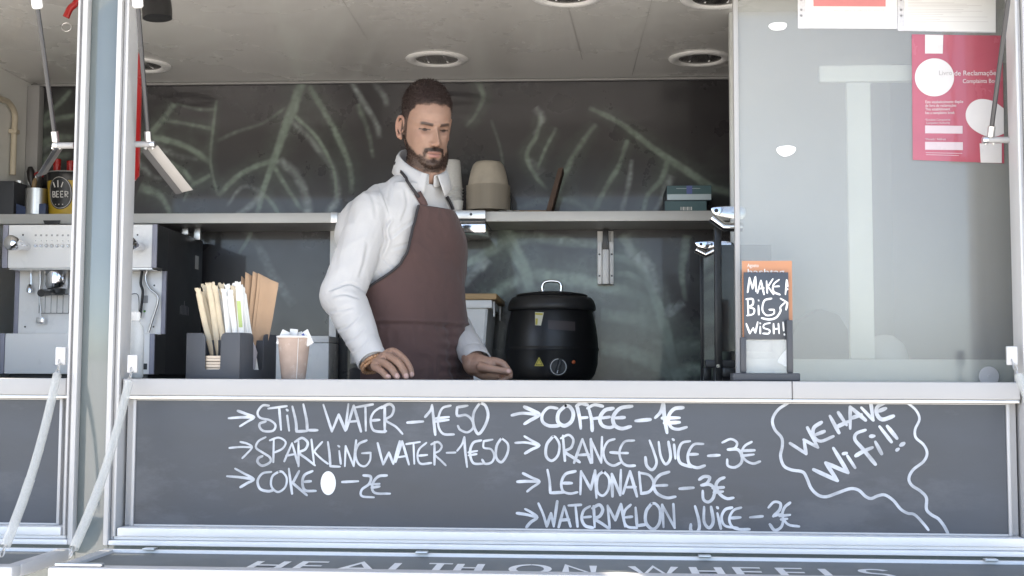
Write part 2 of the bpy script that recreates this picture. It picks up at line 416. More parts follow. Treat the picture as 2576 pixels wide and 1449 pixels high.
    # under the shelf, right
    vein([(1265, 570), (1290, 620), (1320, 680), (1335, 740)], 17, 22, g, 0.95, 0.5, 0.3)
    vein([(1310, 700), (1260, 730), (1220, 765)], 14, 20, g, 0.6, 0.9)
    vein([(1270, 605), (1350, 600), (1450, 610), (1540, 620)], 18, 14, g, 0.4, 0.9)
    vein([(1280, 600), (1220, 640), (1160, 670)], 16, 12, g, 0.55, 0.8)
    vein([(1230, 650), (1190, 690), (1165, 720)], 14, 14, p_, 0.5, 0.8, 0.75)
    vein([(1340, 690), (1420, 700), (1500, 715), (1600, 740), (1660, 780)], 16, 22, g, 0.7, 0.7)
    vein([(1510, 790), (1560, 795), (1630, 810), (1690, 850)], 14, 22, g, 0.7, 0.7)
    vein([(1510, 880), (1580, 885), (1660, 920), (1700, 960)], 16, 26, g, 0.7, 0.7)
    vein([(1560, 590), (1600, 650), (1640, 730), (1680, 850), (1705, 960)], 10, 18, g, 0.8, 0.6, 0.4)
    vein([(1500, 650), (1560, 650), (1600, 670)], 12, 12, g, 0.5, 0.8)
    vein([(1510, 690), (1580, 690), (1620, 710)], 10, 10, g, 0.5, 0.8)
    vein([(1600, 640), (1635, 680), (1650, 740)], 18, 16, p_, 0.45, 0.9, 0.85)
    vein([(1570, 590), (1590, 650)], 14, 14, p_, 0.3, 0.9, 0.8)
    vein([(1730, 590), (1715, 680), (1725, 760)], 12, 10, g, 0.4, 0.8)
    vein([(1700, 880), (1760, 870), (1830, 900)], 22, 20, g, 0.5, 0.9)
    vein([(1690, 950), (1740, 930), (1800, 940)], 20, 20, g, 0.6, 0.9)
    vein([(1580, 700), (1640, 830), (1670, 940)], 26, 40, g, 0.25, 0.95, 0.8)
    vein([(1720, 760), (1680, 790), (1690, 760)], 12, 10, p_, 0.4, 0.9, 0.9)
    for k in range(26):                              # faint leaf tissue
        x = rng.uniform(90, 1840); y = rng.uniform(220, 940)
        vein([(x, y), (x + rng.uniform(-90, 90), y + rng.uniform(20, 120))], 30, 45, (0.06, 0.07, 0.065), 0.22, 1.0, 0.4, False)
    scuff = (n_a * 0.6 + n_b * 0.25 + n_s * 0.15)[..., None]
    base = base * (0.95 + 0.25 * scuff)
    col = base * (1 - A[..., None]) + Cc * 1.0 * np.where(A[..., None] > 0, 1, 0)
    V = np.stack([XX, np.full_like(XX, YW), ZZ], -1).reshape(-1, 3)
    idx = np.arange(nx * nz).reshape(nz, nx)
    Q = np.stack([idx[:-1, :-1], idx[:-1, 1:], idx[1:, 1:], idx[1:, :-1]], -1).reshape(-1, 4)
    me = bpy.data.meshes.new('back_wall')
    me.vertices.add(len(V)); me.vertices.foreach_set('co', V.ravel())
    me.loops.add(Q.size); me.loops.foreach_set('vertex_index', Q.ravel())
    me.polygons.add(len(Q)); me.polygons.foreach_set('loop_start', np.arange(0, Q.size, 4)); me.update(calc_edges=True)
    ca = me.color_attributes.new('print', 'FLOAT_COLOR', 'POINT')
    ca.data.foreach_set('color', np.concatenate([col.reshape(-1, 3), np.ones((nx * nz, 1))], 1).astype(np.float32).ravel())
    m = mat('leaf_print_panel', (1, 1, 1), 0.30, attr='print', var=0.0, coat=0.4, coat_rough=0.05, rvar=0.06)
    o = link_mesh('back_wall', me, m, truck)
    b = MB(); b.box(x0, x1, YW + 0.002, YW + 0.05, 0.42, ZC - 0.001); b.build('wall_core', M['black'], truck)
back_wall()

# front skin: post between the hatches and panel below
b = MB(); b.box(KL1 - 0.004, JL0 + 0.004, -0.012, 0.05, 0.45, ZTOP + 0.35, 0.004); b.build('door_post', M['paint'], truck)
b = MB(); b.box(JR1 - 0.004, 2.4, -0.012, 0.05, 0.45, ZTOP + 0.35, 0.004); b.build('front_panel', M['paint'], truck)
b = MB(); b.box(JL0 + 0.004, JR1 - 0.004, -0.0115, 0.05, 0.45, ZS1 + 0.012, 0.0); b.build('lower_panel', M['paint'], truck)
b = MB(); b.box(XSL, KL1 - 0.004, -0.0115, 0.05, 0.45, ZS1 + 0.012, 0.0); b.build('lower_panel', M['paint'], truck)
b = MB(); b.box(XSL - 0.4, 2.4, -0.011, 0.05, ZTOP + 0.02, ZTOP + 0.35, 0.0); b.build('upper_panel', M['paint'], truck)

def opening_frame(x0, x1, left=True, right=True):
    """extruded aluminium surround: stepped flange plus inner return"""
    fr = None
    zb = ZS1
    def rails(b, side, x):
        s = 1 if side == 'L' else -1
        b.box(x, x + s * 0.012, YF - 0.008, -0.0125, zb, ZTOP, 0.003)
        b.box(x + s * 0.0125, x + s * 0.020, YF + 0.006, -0.0125, zb + 0.012, ZTOP, 0.002)
        b.box(x + s * 0.0205, x + s * 0.027, YF - 0.002, 0.036, zb + 0.02, ZTOP, 0.003)
    for side, on, x in (('L', left, x0), ('R', right, x1)):
        if on:
            b = MB(); rails(b, side, x); b.build('jamb', M['alu'], truck)
    b = MB()
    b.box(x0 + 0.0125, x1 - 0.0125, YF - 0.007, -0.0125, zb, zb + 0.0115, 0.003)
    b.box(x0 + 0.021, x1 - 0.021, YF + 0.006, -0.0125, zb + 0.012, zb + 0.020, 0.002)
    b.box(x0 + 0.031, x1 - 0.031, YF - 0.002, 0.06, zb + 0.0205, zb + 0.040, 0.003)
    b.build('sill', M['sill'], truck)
    b = MB(); b.box(x0, x1, YF, 0.1, ZTOP + 0.0005, ZTOP + 0.05, 0.003); b.build('head_rail', M['alu'], truck)
opening_frame(JL0, JR1)
opening_frame(XSL, KL1)

# counters (front nosing + worktop)
def counter(x0, x1, split=None):
    xs = [x0] + ([split] if split else []) + [x1]
    for a, c in zip(xs, xs[1:]):
        b = MB(); b.box(a + 0.0006, c - 0.0006, -0.022, 0.26, ZT - 0.040, ZT, 0.0035, 3); b.build('counter', M['alu_white'], truck)
        b = MB(); b.box(a + 0.0006, c - 0.0006, -0.016, 0.0, ZT - 0.047, ZT - 0.0405, 0.001); b.build('counter_lip', M['steel'], truck)
counter(JL0 + 0.031, JR1 - 0.031, at(1993, 980, -0.02).x)
counter(XSL + 0.031, KL1 - 0.031)
b = MB(); b.box(XL + 0.001, XR - 0.001, 1.16, YW - 0.003, ZT - 0.06, ZT - 0.004, 0.003); b.build('back_counter', M['steel'], truck)
b = MB(); b.box(XL + 0.002, XR - 0.002, 1.24, YW - 0.004, 0.42, ZT - 0.061); b.build('back_cabinet', M['white_wall'], truck)

# menu boards below the counters
def menu_board(x0, x1, label):
    zt, zb = ZT - 0.0475, ZS1 + 0.0405
    o = thing('menu_board', label, 'menu board', ((x0 + x1) / 2, 0.02, zb))
    b = MB(); b.box(x0 + 0.026, x1 - 0.026, 0.006, 0.02, zb + 0.0035, zt - 0.004); b.build('panel', M['board'], o)
    b = MB()
    b.box(x0 + 0.0005, x0 + 0.018, 0.016, 0.03, zb, zt); b.box(x0 + 0.0185, x0 + 0.0255, 0.001, 0.03, zb, zt, 0.001)
    b.box(x1 - 0.018, x1 - 0.0005, 0.016, 0.03, zb, zt); b.box(x1 - 0.0255, x1 - 0.0185, 0.001, 0.03, zb, zt, 0.001)
    b.box(x0 + 0.026, x1 - 0.026, 0.002, 0.021, zb, zb + 0.0045, 0.001); b.box(x0 + 0.026, x1 - 0.026, 0.002, 0.021, zt - 0.0035, zt - 0.0005, 0.0008)
    b.build('edge_strip', M['alu'], o)
    return o
board = menu_board(JL0 + 0.031, JR1 - 0.031, 'wide dark grey menu board with handwritten white drink prices under the counter')
board2 = menu_board(XSL + 0.031, KL1 - 0.031, 'plain dark grey board without writing under the left hatch')
b = MB(); b.tube(cr([at(228 - 4, 1110, 0.0045), at(222, 1180, 0.0045), at(212, 1300, 0.0045), at(190, 1325, 0.0045)][:3], 5), 0.0016, 6); b.build('crack', M['black'], board2)

# open roof flaps above the hatches (out of frame, they shade the opening)
def hatch(x0, x1):
    z = ZTOP + 0.075; dy, dz = -0.92, 0.34
    b = MB(); n = Vector((0, -dz, dy)).normalized() * -0.03
    p = [Vector((x0, -0.014, z)), Vector((x1, -0.014, z)), Vector((x1, -0.014 + dy, z + dz)), Vector((x0, -0.014 + dy, z + dz))]
    b.prism(p, n, 0.003); b.build('roof_flap', M['white_wall'], truck)
hatch(JL0, JR1); hatch(XSL, KL1)
# ================================================================== fittings on the truck
# recessed ceiling lights
def ceiling_light(px, py, label):
    c = atz(px, py, ZC)
    o = thing('ceiling_light', label, 'ceiling light', c, 'round ceiling lights in the truck')
    b = MB(); b.lathe([(0.074, -0.0006), (0.077, -0.005), (0.084, -0.009), (0.098, -0.0085), (0.109, -0.005), (0.112, -0.0006)], c, 40); b.build('trim_ring', M['panel_white'], o, smooth=60)
    b = MB(); b.lathe([(0.0785, -0.004), (0.078, -0.002), (0.070, -0.0016), (0.0, -0.0013)], c, 40); b.build('reflector', MREF, o, smooth=60)
    b = MB()
    for k in (-1, 1):
        b.box(c.x + k * 0.034 - 0.003, c.x + k * 0.034 + 0.003, c.y - 0.045, c.y + 0.045, c.z - 0.003, c.z - 0.0022, 0.0003)
    b.build('lamp_louvre', M['chrome'], o)
MREF = mat('mirror_reflector', (0.22, 0.21, 0.20), 0.2, 0.9, var=0.5, vscale=18, stretch=(3, .3, 1))
ceiling_light(1099, 148, 'round recessed ceiling light above the man\'s head')
ceiling_light(1761, 146, 'round recessed ceiling light near the frosted pane')
ceiling_light(352, 163, 'round recessed ceiling light partly hidden behind the red extinguisher')
ceiling_light(1427, -12, 'white round ceiling light cut off by the top edge, centre')
ceiling_light(1805, -6, 'round ceiling light cut off by the top edge beside the frosted pane')

# wall shelf in three lengths with brackets
YS = 1.53
def shelf_run(px0, px1, pyt, pyb, label, depth0=YS):
    p0, p1 = at(px0, pyt, YS), at(px1, pyt, YS); zt = (p0.z + p1.z) / 2; zb = at((px0 + px1) / 2, pyb, YS).z
    o = thing('wall_shelf', label, 'shelf', ((p0.x + p1.x) / 2, YS, zb), 'steel shelves along the back wall')
    b = MB()
    b.box(p0.x, p1.x, YS, YS + 0.006, zb, zt, 0.0015)
    b.box(p0.x, p1.x, YS + 0.0062, YW - 0.0025, zt - 0.003, zt - 0.0003)
    b.box(p0.x, p1.x, YS + 0.0062, YW - 0.0025, zb + 0.001, zb + 0.003)
    b.build('board', M['shelf'], o)
    return o, zt, zb
Z535 = at(1000, 534, YS).z
sh1, ZSH, ZSB = shelf_run(-30, 1074, 536.5, 561.5, 'steel wall shelf above the coffee machine')
sh2, _, _ = shelf_run(1222, 1835, 531, 556, 'steel wall shelf carrying the teal boxes')
b = MB(); p = at(833, 536, YS); q = at(849, 536, YS); b.box(p.x, q.x, YS - 0.004, YS - 0.0005, ZSB - 0.0005, ZSH + 0.0005, 0.001); b.build('joint_plate', M['steel'], sh1)
p = at(132, 559, YS); b = MB(); b.prism([p + Vector((-0.032, -0.002, 0.006)), p + Vector((0.032, -0.002, 0.006)), p + Vector((0.026, -0.002, -0.008)), p + Vector((0.0, -0.002, -0.013)), p + Vector((-0.026, -0.002, -0.008))], (0, -0.006, 0), 0.001); b.build('clip', M['steel_dark'], sh1)
for (px, py0, py1) in ((470, 566, 592), (500, 566, 605)):
    p, q = at(px, py0, YS + 0.15), at(px, py1, YS + 0.15)
    b = MB(); b.box(p.x - 0.012, p.x + 0.012, YS + 0.13, YS + 0.145, q.z, ZSB - 0.0003, 0.002); b.build('shelf_clip', M['steel'], sh1)
# hood with drawer rail behind the man
pL, pR = at(1075, 530, YS - 0.02), at(1221, 530, YS - 0.02)
hood = thing('rail_hood', 'short steel rail unit under the shelf beside the man\'s shoulder', 'hood', (pR.x - 0.08, YS, at(1200, 586, YS).z))
b = MB(); b.box(pL.x, pR.x, YS - 0.02, YW - 0.003, at(1150, 552, YS).z, at(1150, 531, YS).z, 0.002); b.build('rail', M['steel'], hood)
b = MB(); b.box(pL.x, pR.x - 0.002, YS - 0.006, YW - 0.003, at(1150, 559, YS).z, at(1150, 552, YS).z - 0.0005); b.build('gap_strip', M['steel_dark'], hood)
b = MB(); b.box(pL.x, pR.x, YS - 0.018, YW - 0.003, at(1150, 586, YS).z, at(1150, 559, YS).z - 0.0005, 0.002); b.build('tray', M['chrome'], hood)
b = MB(); b.lathe([(0, -0.002), (0.004, -0.002), (0.005, 0)], (at(1186, 541, YS).x, YS - 0.0205, at(1186, 541, YS).z), 10, axis='Y'); b.build('screw', M['steel_dark'], hood)
# bracket hanging from the shelf
def bracket():
    yb = YW - 0.05
    p0, p1 = at(1503, 716, yb), at(1544, 716, yb); zt = ZSB - 0.001
    o = thing('shelf_bracket', 'white folding shelf bracket hanging on the wall over the soup kettle', 'bracket', ((p0.x + p1.x) / 2, yb, p0.z))
    w_ = p1.x - p0.x
    b = MB(); b.box(p0.x, p1.x, YW - 0.006, YW - 0.002, p0.z, zt - 0.001, 0.0015); b.build('back_plate', M['panel_white'], o)
    for a, c in ((0, 0.27), (0.73, 1.0)):
        b = MB(); b.box(p0.x + a * w_, p0.x + c * w_, yb + 0.004, YW - 0.0065, p0.z + 0.002, zt - 0.045, 0.003); b.build('rail', M['panel_white'], o)
    b = MB(); b.box(p0.x + 0.30 * w_, p0.x + 0.70 * w_, yb - 0.012, YW - 0.007, p0.z + 0.001, zt - 0.075, 0.004); b.build('arm', M['panel_white'], o)
    b = MB(); b.box(p0.x + 0.32 * w_, p0.x + 0.68 * w_, yb + 0.001, YW - 0.007, zt - 0.074, zt - 0.002, 0.001); b.build('hinge_block', M['steel_dark'], o)
    for sx in (0.12, 0.88):
        for f in (0.16, 0.55):
            c = Vector((p0.x + sx * w_, yb + 0.0035, p0.z + f * (zt - p0.z)))
            b = MB(); b.lathe([(0, -0.0015), (0.003, -0.0015), (0.004, 0.001)], c, 10, axis='Y'); b.build('screw', M['steel_dark'], o)
bracket()
# white uprights / cabinets on the back counter
pa, pb = at(827, 700, YS), at(846, 700, YS)
b = MB(); b.box(at(829, 700, YW - 0.04).x, at(847, 700, YW - 0.04).x, YW - 0.04, YW - 0.004, ZT - 0.003, ZSB - 0.001, 0.002)
tag(b.build('upright_panel', M['panel_white']), 'narrow white upright panel between shelf and back counter', 'panel')
pa, pb = at(690, 850, 1.62), at(829, 850, 1.62)
cab = thing('low_cabinet', 'low white cabinet box behind the paper cup', 'cabinet', (pa.x, 1.62, ZT - 0.003))
b = MB(); b.box(pa.x, pb.x - 0.002, 1.62, YW - 0.004, ZT - 0.003, at(760, 862, 1.62).z, 0.003); b.build('body', M['panel_white'], cab)
b = MB(); b.box(pa.x - 0.004, pb.x - 0.001, 1.612, YW - 0.004, at(760, 862, 1.62).z + 0.0005, at(760, 845, 1.62).z, 0.003); b.build('lid', M['panel_white'], cab)

# gas struts holding the roof flaps
def gas_strut(pin0, pin1, foot, top, ytop, label, side):
    a, c = at(*pin0, 0.03), at(*pin1, 0.03)
    f = at(*foot, 0.03); t = at(*top, ytop)
    o = thing('gas_strut', label, 'gas strut', f, 'gas struts of the roof flaps')
    b = MB(); b.tube([a, c], 0.0075, 14); b.build('pin', M['alu_white'], o)
    d = (t - f).normalized()
    b = MB(); b.tube([f + d * 0.028, f + d * 0.32], 0.0055, 12); b.build('rod', M['steel_dark'], o)
    b = MB(); b.tube([f + d * 0.321, f + d * 0.325, t + d * 0.25], [0.009, 0.0125, 0.0125], 16); b.build('cylinder', M['white'], o)
    b = MB(); b.tube([f + d * 0.006, f + d * 0.030], 0.0085, 10)
    fx = Vector((1, 0, 0))
    b.tube([f - fx * 0.010 - d * 0.012, f + d * 0.008], 0.004, 8); b.tube([f + fx * 0.010 - d * 0.012, f + d * 0.008], 0.004, 8)
    b.build('fork', M['steel'], o)
    b = MB(); e = a if side > 0 else c; e = c if side > 0 else a
    b.lathe([(0.0, -0.006), (0.008, -0.006), (0.009, 0.0), (0.008, 0.006), (0.0, 0.006)], e, 12, axis='X'); b.build('nut', M['steel'], o)
    return o
gas_strut((329, 363), (384, 363), (374, 362), (346, 0), -0.07, 'gas strut at the left edge of the main hatch', 1)
gas_strut((140, 366), (186, 366), (141, 362), (92, 0), -0.07, 'gas strut of the left hatch beside the yellow bucket', -1)
gas_strut((2478, 352), (2538, 352), (2491, 350), (2536, 0), -0.07, 'gas strut at the right edge in front of the red poster', -1)

# folded L-profile stays hanging from the pins
M['stay'] = mat('grey_steel_stay', (0.30, 0.29, 0.28), 0.5, 0.6, var=0.1)
def stay(p, q, label, wv, tv):
    o = thing('hinged_stay', label, 'stay bar', q)
    d = (q - p)
    b = MB(); b.prism([p, p + wv, q + wv, q], tv * 0.003, 0.0006); b.build('flange', M['stay'], o)
    b = MB(); b.prism([p + tv * 0.0035, p + tv * 0.0032 - wv.normalized() * 0.014, q + tv * 0.0032 - wv.normalized() * 0.014, q + tv * 0.0035], tv.cross(d).normalized() * 0.003, 0.0006); b.build('web', M['steel_dark'], o)
stay(at(369, 372, 0.04), at(458, 484, 0.10), 'long grey steel stay hanging at an angle in the main hatch', Vector((0.027, 0, 0.006)), Vector((0, 1, 0)))
stay(at(144, 376, 0.04), at(102, 442, 0.22), 'short steel stay folded down in the left hatch', Vector((0.014, 0, 0.004)), Vector((0, 1, 0)))

# fold-down table flaps
def table_flap(x0, x1, label):
    zf = ZS1 - 0.008; y0, y1 = -0.040, -0.345
    o = thing('fold_down_table', label, 'table', ((x0 + x1) / 2, (y0 + y1) / 2, zf - 0.03), 'fold down tables on the truck front')
    b = MB(); b.box(x0 + 0.030, x1 - 0.030, y1 + 0.044, y0 - 0.014, zf - 0.022, zf - 0.006); b.build('panel', M['flap'], o)
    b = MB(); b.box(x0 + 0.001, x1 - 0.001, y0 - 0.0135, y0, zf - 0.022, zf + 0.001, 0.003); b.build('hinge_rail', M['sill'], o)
    b = MB(); b.box(x0, x1, y1, y1 + 0.0435, zf - 0.026, zf + 0.002, 0.006); b.build('front_rail', M['alu'], o)
    for a in (x0, x1 - 0.0295):
        b = MB(); b.box(a, a + 0.0295, y1 + 0.044, y0 - 0.014, zf - 0.026, zf + 0.0015, 0.005); b.build('side_rail', M['alu'], o)
    return o, zf
M['flap'] = mat('grey_painted_flap', (0.12, 0.13, 0.132), 0.45, spec=0.25, var=0.08, rvar=0.06, bump=0.02, bscale=20)
flap, ZF = table_flap(JL0 + 0.004, JR1 + 0.02, 'long grey fold down table with white lettering under the main hatch')
flap2, _ = table_flap(XSL, KL1 + 0.001, 'grey fold down table in white frame under the left hatch')
for px in (378, 1062, 1822 - 50, 2490):
    p = at(px, 1398, -0.05)
    b = MB(); b.box(p.x - 0.014, p.x + 0.014, -0.066, -0.041, ZF + 0.0015, ZF + 0.006, 0.0015); b.build('catch', M['steel'], flap)
# latch at the corner of the main table
xk = JL0 + 0.01
b = MB(); b.box(xk + 0.005, xk + 0.105, -0.335, -0.318, ZF + 0.0025, ZF + 0.009, 0.002); b.build('latch_bar', M['steel'], flap)

# lettering on the table
def text_mesh(txt, size, align='LEFT', sx=1.0, spacing=1.0):
    cu = bpy.data.curves.new('t', 'FONT'); cu.body = txt; cu.size = size; cu.align_x = align; cu.space_character = spacing; cu.resolution_u = 3
    ob = bpy.data.objects.new('t', cu); COL.objects.link(ob)
    dg = bpy.context.evaluated_depsgraph_get(); me = bpy.data.meshes.new_from_object(ob.evaluated_get(dg))
    bpy.data.objects.remove(ob); bpy.data.curves.remove(cu)
    me.transform(Matrix.Diagonal((sx, 1, 1, 1))); return me
def lay_text(name, txt, origin, ux, uy, size, m, parent, align='LEFT', sx=1.0, spacing=1.0, width=None):
    me = text_mesh(txt, size, align, sx, spacing)
    if width:
        co = np.array([v.co[:] for v in me.vertices]); w0 = co[:, 0].max() - co[:, 0].min()
        me.transform(Matrix.Diagonal((width / w0, 1, 1, 1)))
    ux = Vector(ux).normalized(); uy = Vector(uy).normalized(); uz = ux.cross(uy)
    Mx = Matrix((( ux.x, uy.x, uz.x, origin[0]), (ux.y, uy.y, uz.y, origin[1]), (ux.z, uy.z, uz.z, origin[2]), (0, 0, 0, 1)))
    me.transform(Mx); return link_mesh(name, me, m, parent)
def stroke_letters(name, origin_x, y_base, hgt, z, m, parent):
    pass
M['vinyl'] = mat('white_vinyl_lettering', (0.70, 0.71, 0.71), 0.45, var=0.02)
# wide spaced capitals drawn as strokes, one part per letter
GL = {'H': [[(0, 0), (0, 1)], [(1, 0), (1, 1)], [(0, .5), (1, .5)]], 'E': [[(1, 0), (0, 0), (0, 1), (1, 1)], [(0, .5), (.93, .5)]],
      'A': [[(0, 0), (.5, 1), (1, 0)], [(.2, .28), (.8, .28)]], 'L': [[(0, 1), (0, 0), (1, 0)]], 'T': [[(0, 1), (1, 1)], [(.5, 1), (.5, 0)]],
      'O': [[(.5 + .5 * math.sin(a), .5 + .5 * math.cos(a)) for a in np.linspace(0, 2 * math.pi, 33)]], 'N': [[(0, 0), (0, 1), (1, 0), (1, 1)]],
      'W': [[(0, 1), (.25, 0), (.5, 1), (.75, 0), (1, 1)]], 'S': [cr([(1, .85), (.8, .97), (.5, 1), (.15, .93), (.05, .75), (.2, .58), (.5, .5), (.8, .43), (.96, .25), (.85, .07), (.5, 0), (.2, .02), (0, .15)], 4)]}
def ribbon(b, pts, wd, nrm):
    """flat stroke of given width along 3D points, mitred"""
    pts = [Vector(p) for p in pts]; N = len(pts); Lf, Rt = [], []
    for i, p in enumerate(pts):
        t0 = (pts[i] - pts[i - 1]).normalized() if i > 0 else None; t1 = (pts[i + 1] - pts[i]).normalized() if i < N - 1 else None
        t = t0 if t1 is None else (t1 if t0 is None else (t0 + t1)); 
        if t.length < 1e-4: t = t1
        t = t.normalized(); s = nrm.cross(t).normalized()
        k = 1.0
        if t0 is not None and t1 is not None: k = 1 / max(0.45, abs(t.dot(t1)))
        ww = (wd[i] if hasattr(wd, '__len__') else wd) * 0.5 * k
        Lf.append(b.bm.verts.new(p + s * ww)); Rt.append(b.bm.verts.new(p - s * ww))
    for i in range(N - 1):
        try: b.bm.faces.new((Lf[i], Lf[i + 1], Rt[i + 1], Rt[i]))
        except ValueError: pass
LET = [('H', 625, 752), ('E', 783, 868), ('A', 912, 1012 - 30), ('L', 1030, 1112), ('T', 1148, 1258), ('H', 1285, 1398 - 4)]
zl = ZF - 0.006 + 0.0008
def put_word(letters):
    for ch, xa, xb in letters:
        # letter feet lie on the front line, read at two depths so that they stand upright on the table
        y0, y1 = -0.285, -0.165
        pa = atz(xa, 1433, zl); pb = atz(xb, 1433, zl)
        x0 = pa.x; x1 = pb.x
        k = 0
        for st in GL[ch]:
            b = MB(); ribbon(b, [(x0 + (x1 - x0) * u, y0 + (y1 - y0) * v, zl + 0.0003 * k) for u, v in st], 0.0165, Vector((0, 0, 1)))
            b.build('letter', M['vinyl'], flap); k += 1
put_word([('H', 618, 690), ('E', 738, 800), ('A', 845, 935), ('L', 985, 1040), ('T', 1066, 1128), ('H', 1150, 1205 - 2)])
put_word([('O', 1288, 1378), ('N', 1424, 1492)])
put_word([('W', 1590, 1700), ('H', 1745, 1808), ('E', 1855, 1915), ('E', 1962, 2020), ('L', 2068, 2120), ('S', 2160, 2222)])

# restraint chains in clear sleeves
M['link'] = mat('dull_chain_link', (0.45, 0.45, 0.44), 0.45, 0.7)
def chain(top, bot, ytop, label):
    a = at(*top, ytop); c = bot
    o = thing('support_chain', label, 'chain', c, 'restraint chains of the fold down tables')
    pts = []
    for k in range(15):
        t = k / 14; p = a.lerp(c, t); p = p + Vector((0.012 * math.sin(t * math.pi), -0.01 * math.sin(t * math.pi), -0.022 * math.sin(t * math.pi)))
        pts.append(p)
    half = 7
    b = MB(); b.tube(pts[1:half + 2], 0.0098, 16, cap=False); b.build('sleeve', M['sleeve'], o)
    b = MB(); b.tube(pts[half + 1:14], 0.0106, 16, cap=False); b.build('sleeve', M['sleeve'], o)
    # links
    P = cr([tuple(p) for p in pts], 8); P = [Vector(p) for p in P]
    L = [0]
    for u, v in zip(P, P[1:]): L.append(L[-1] + (v - u).length)
    s = 0.006; k = 0; proto = None
    while s < L[-1] - 0.004:
        i = max(j for j in range(len(L)) if L[j] <= s); i = min(i, len(P) - 2)
        t = (P[i + 1] - P[i]).normalized(); p = P[i] + t * (s - L[i])
        n1 = t.orthogonal().normalized(); n2 = t.cross(n1)
        if k % 2: n1, n2 = n2, n1
        b = MB(); loop = [p + t * (0.0085 * math.cos(q)) + n1 * (0.0042 * math.sin(q)) for q in np.linspace(0, 2 * math.pi, 10, endpoint=False)]
        b.tube(loop, 0.0013, 5, closed=True); b.build('link', M['link'], o, smooth=60)
        s += 0.0145; k += 1
    b = MB(); b.box(a.x - 0.012, a.x + 0.012, a.y - 0.002, a.y + 0.006, a.z - 0.012, a.z + 0.030, 0.002); b.build('eye_plate', M['alu'], o)
M['sleeve'] = clear_plastic('clear_chain_sleeve', (0.56, 0.575, 0.555), 0.52, 0.3)
chain((333, 925), Vector((xk + 0.03, -0.327, ZF + 0.012)), -0.036, 'chain in a clear plastic sleeve at the left end of the main table')
chain((152, 905), Vector((KL1 - 0.035, -0.327, ZF + 0.012)), -0.036, 'chain in a clear plastic sleeve on the left hatch')
chain((2546, 905), Vector((JR1 - 0.01, -0.327, ZF + 0.012)), -0.036, 'chain in a clear plastic sleeve at the right edge')
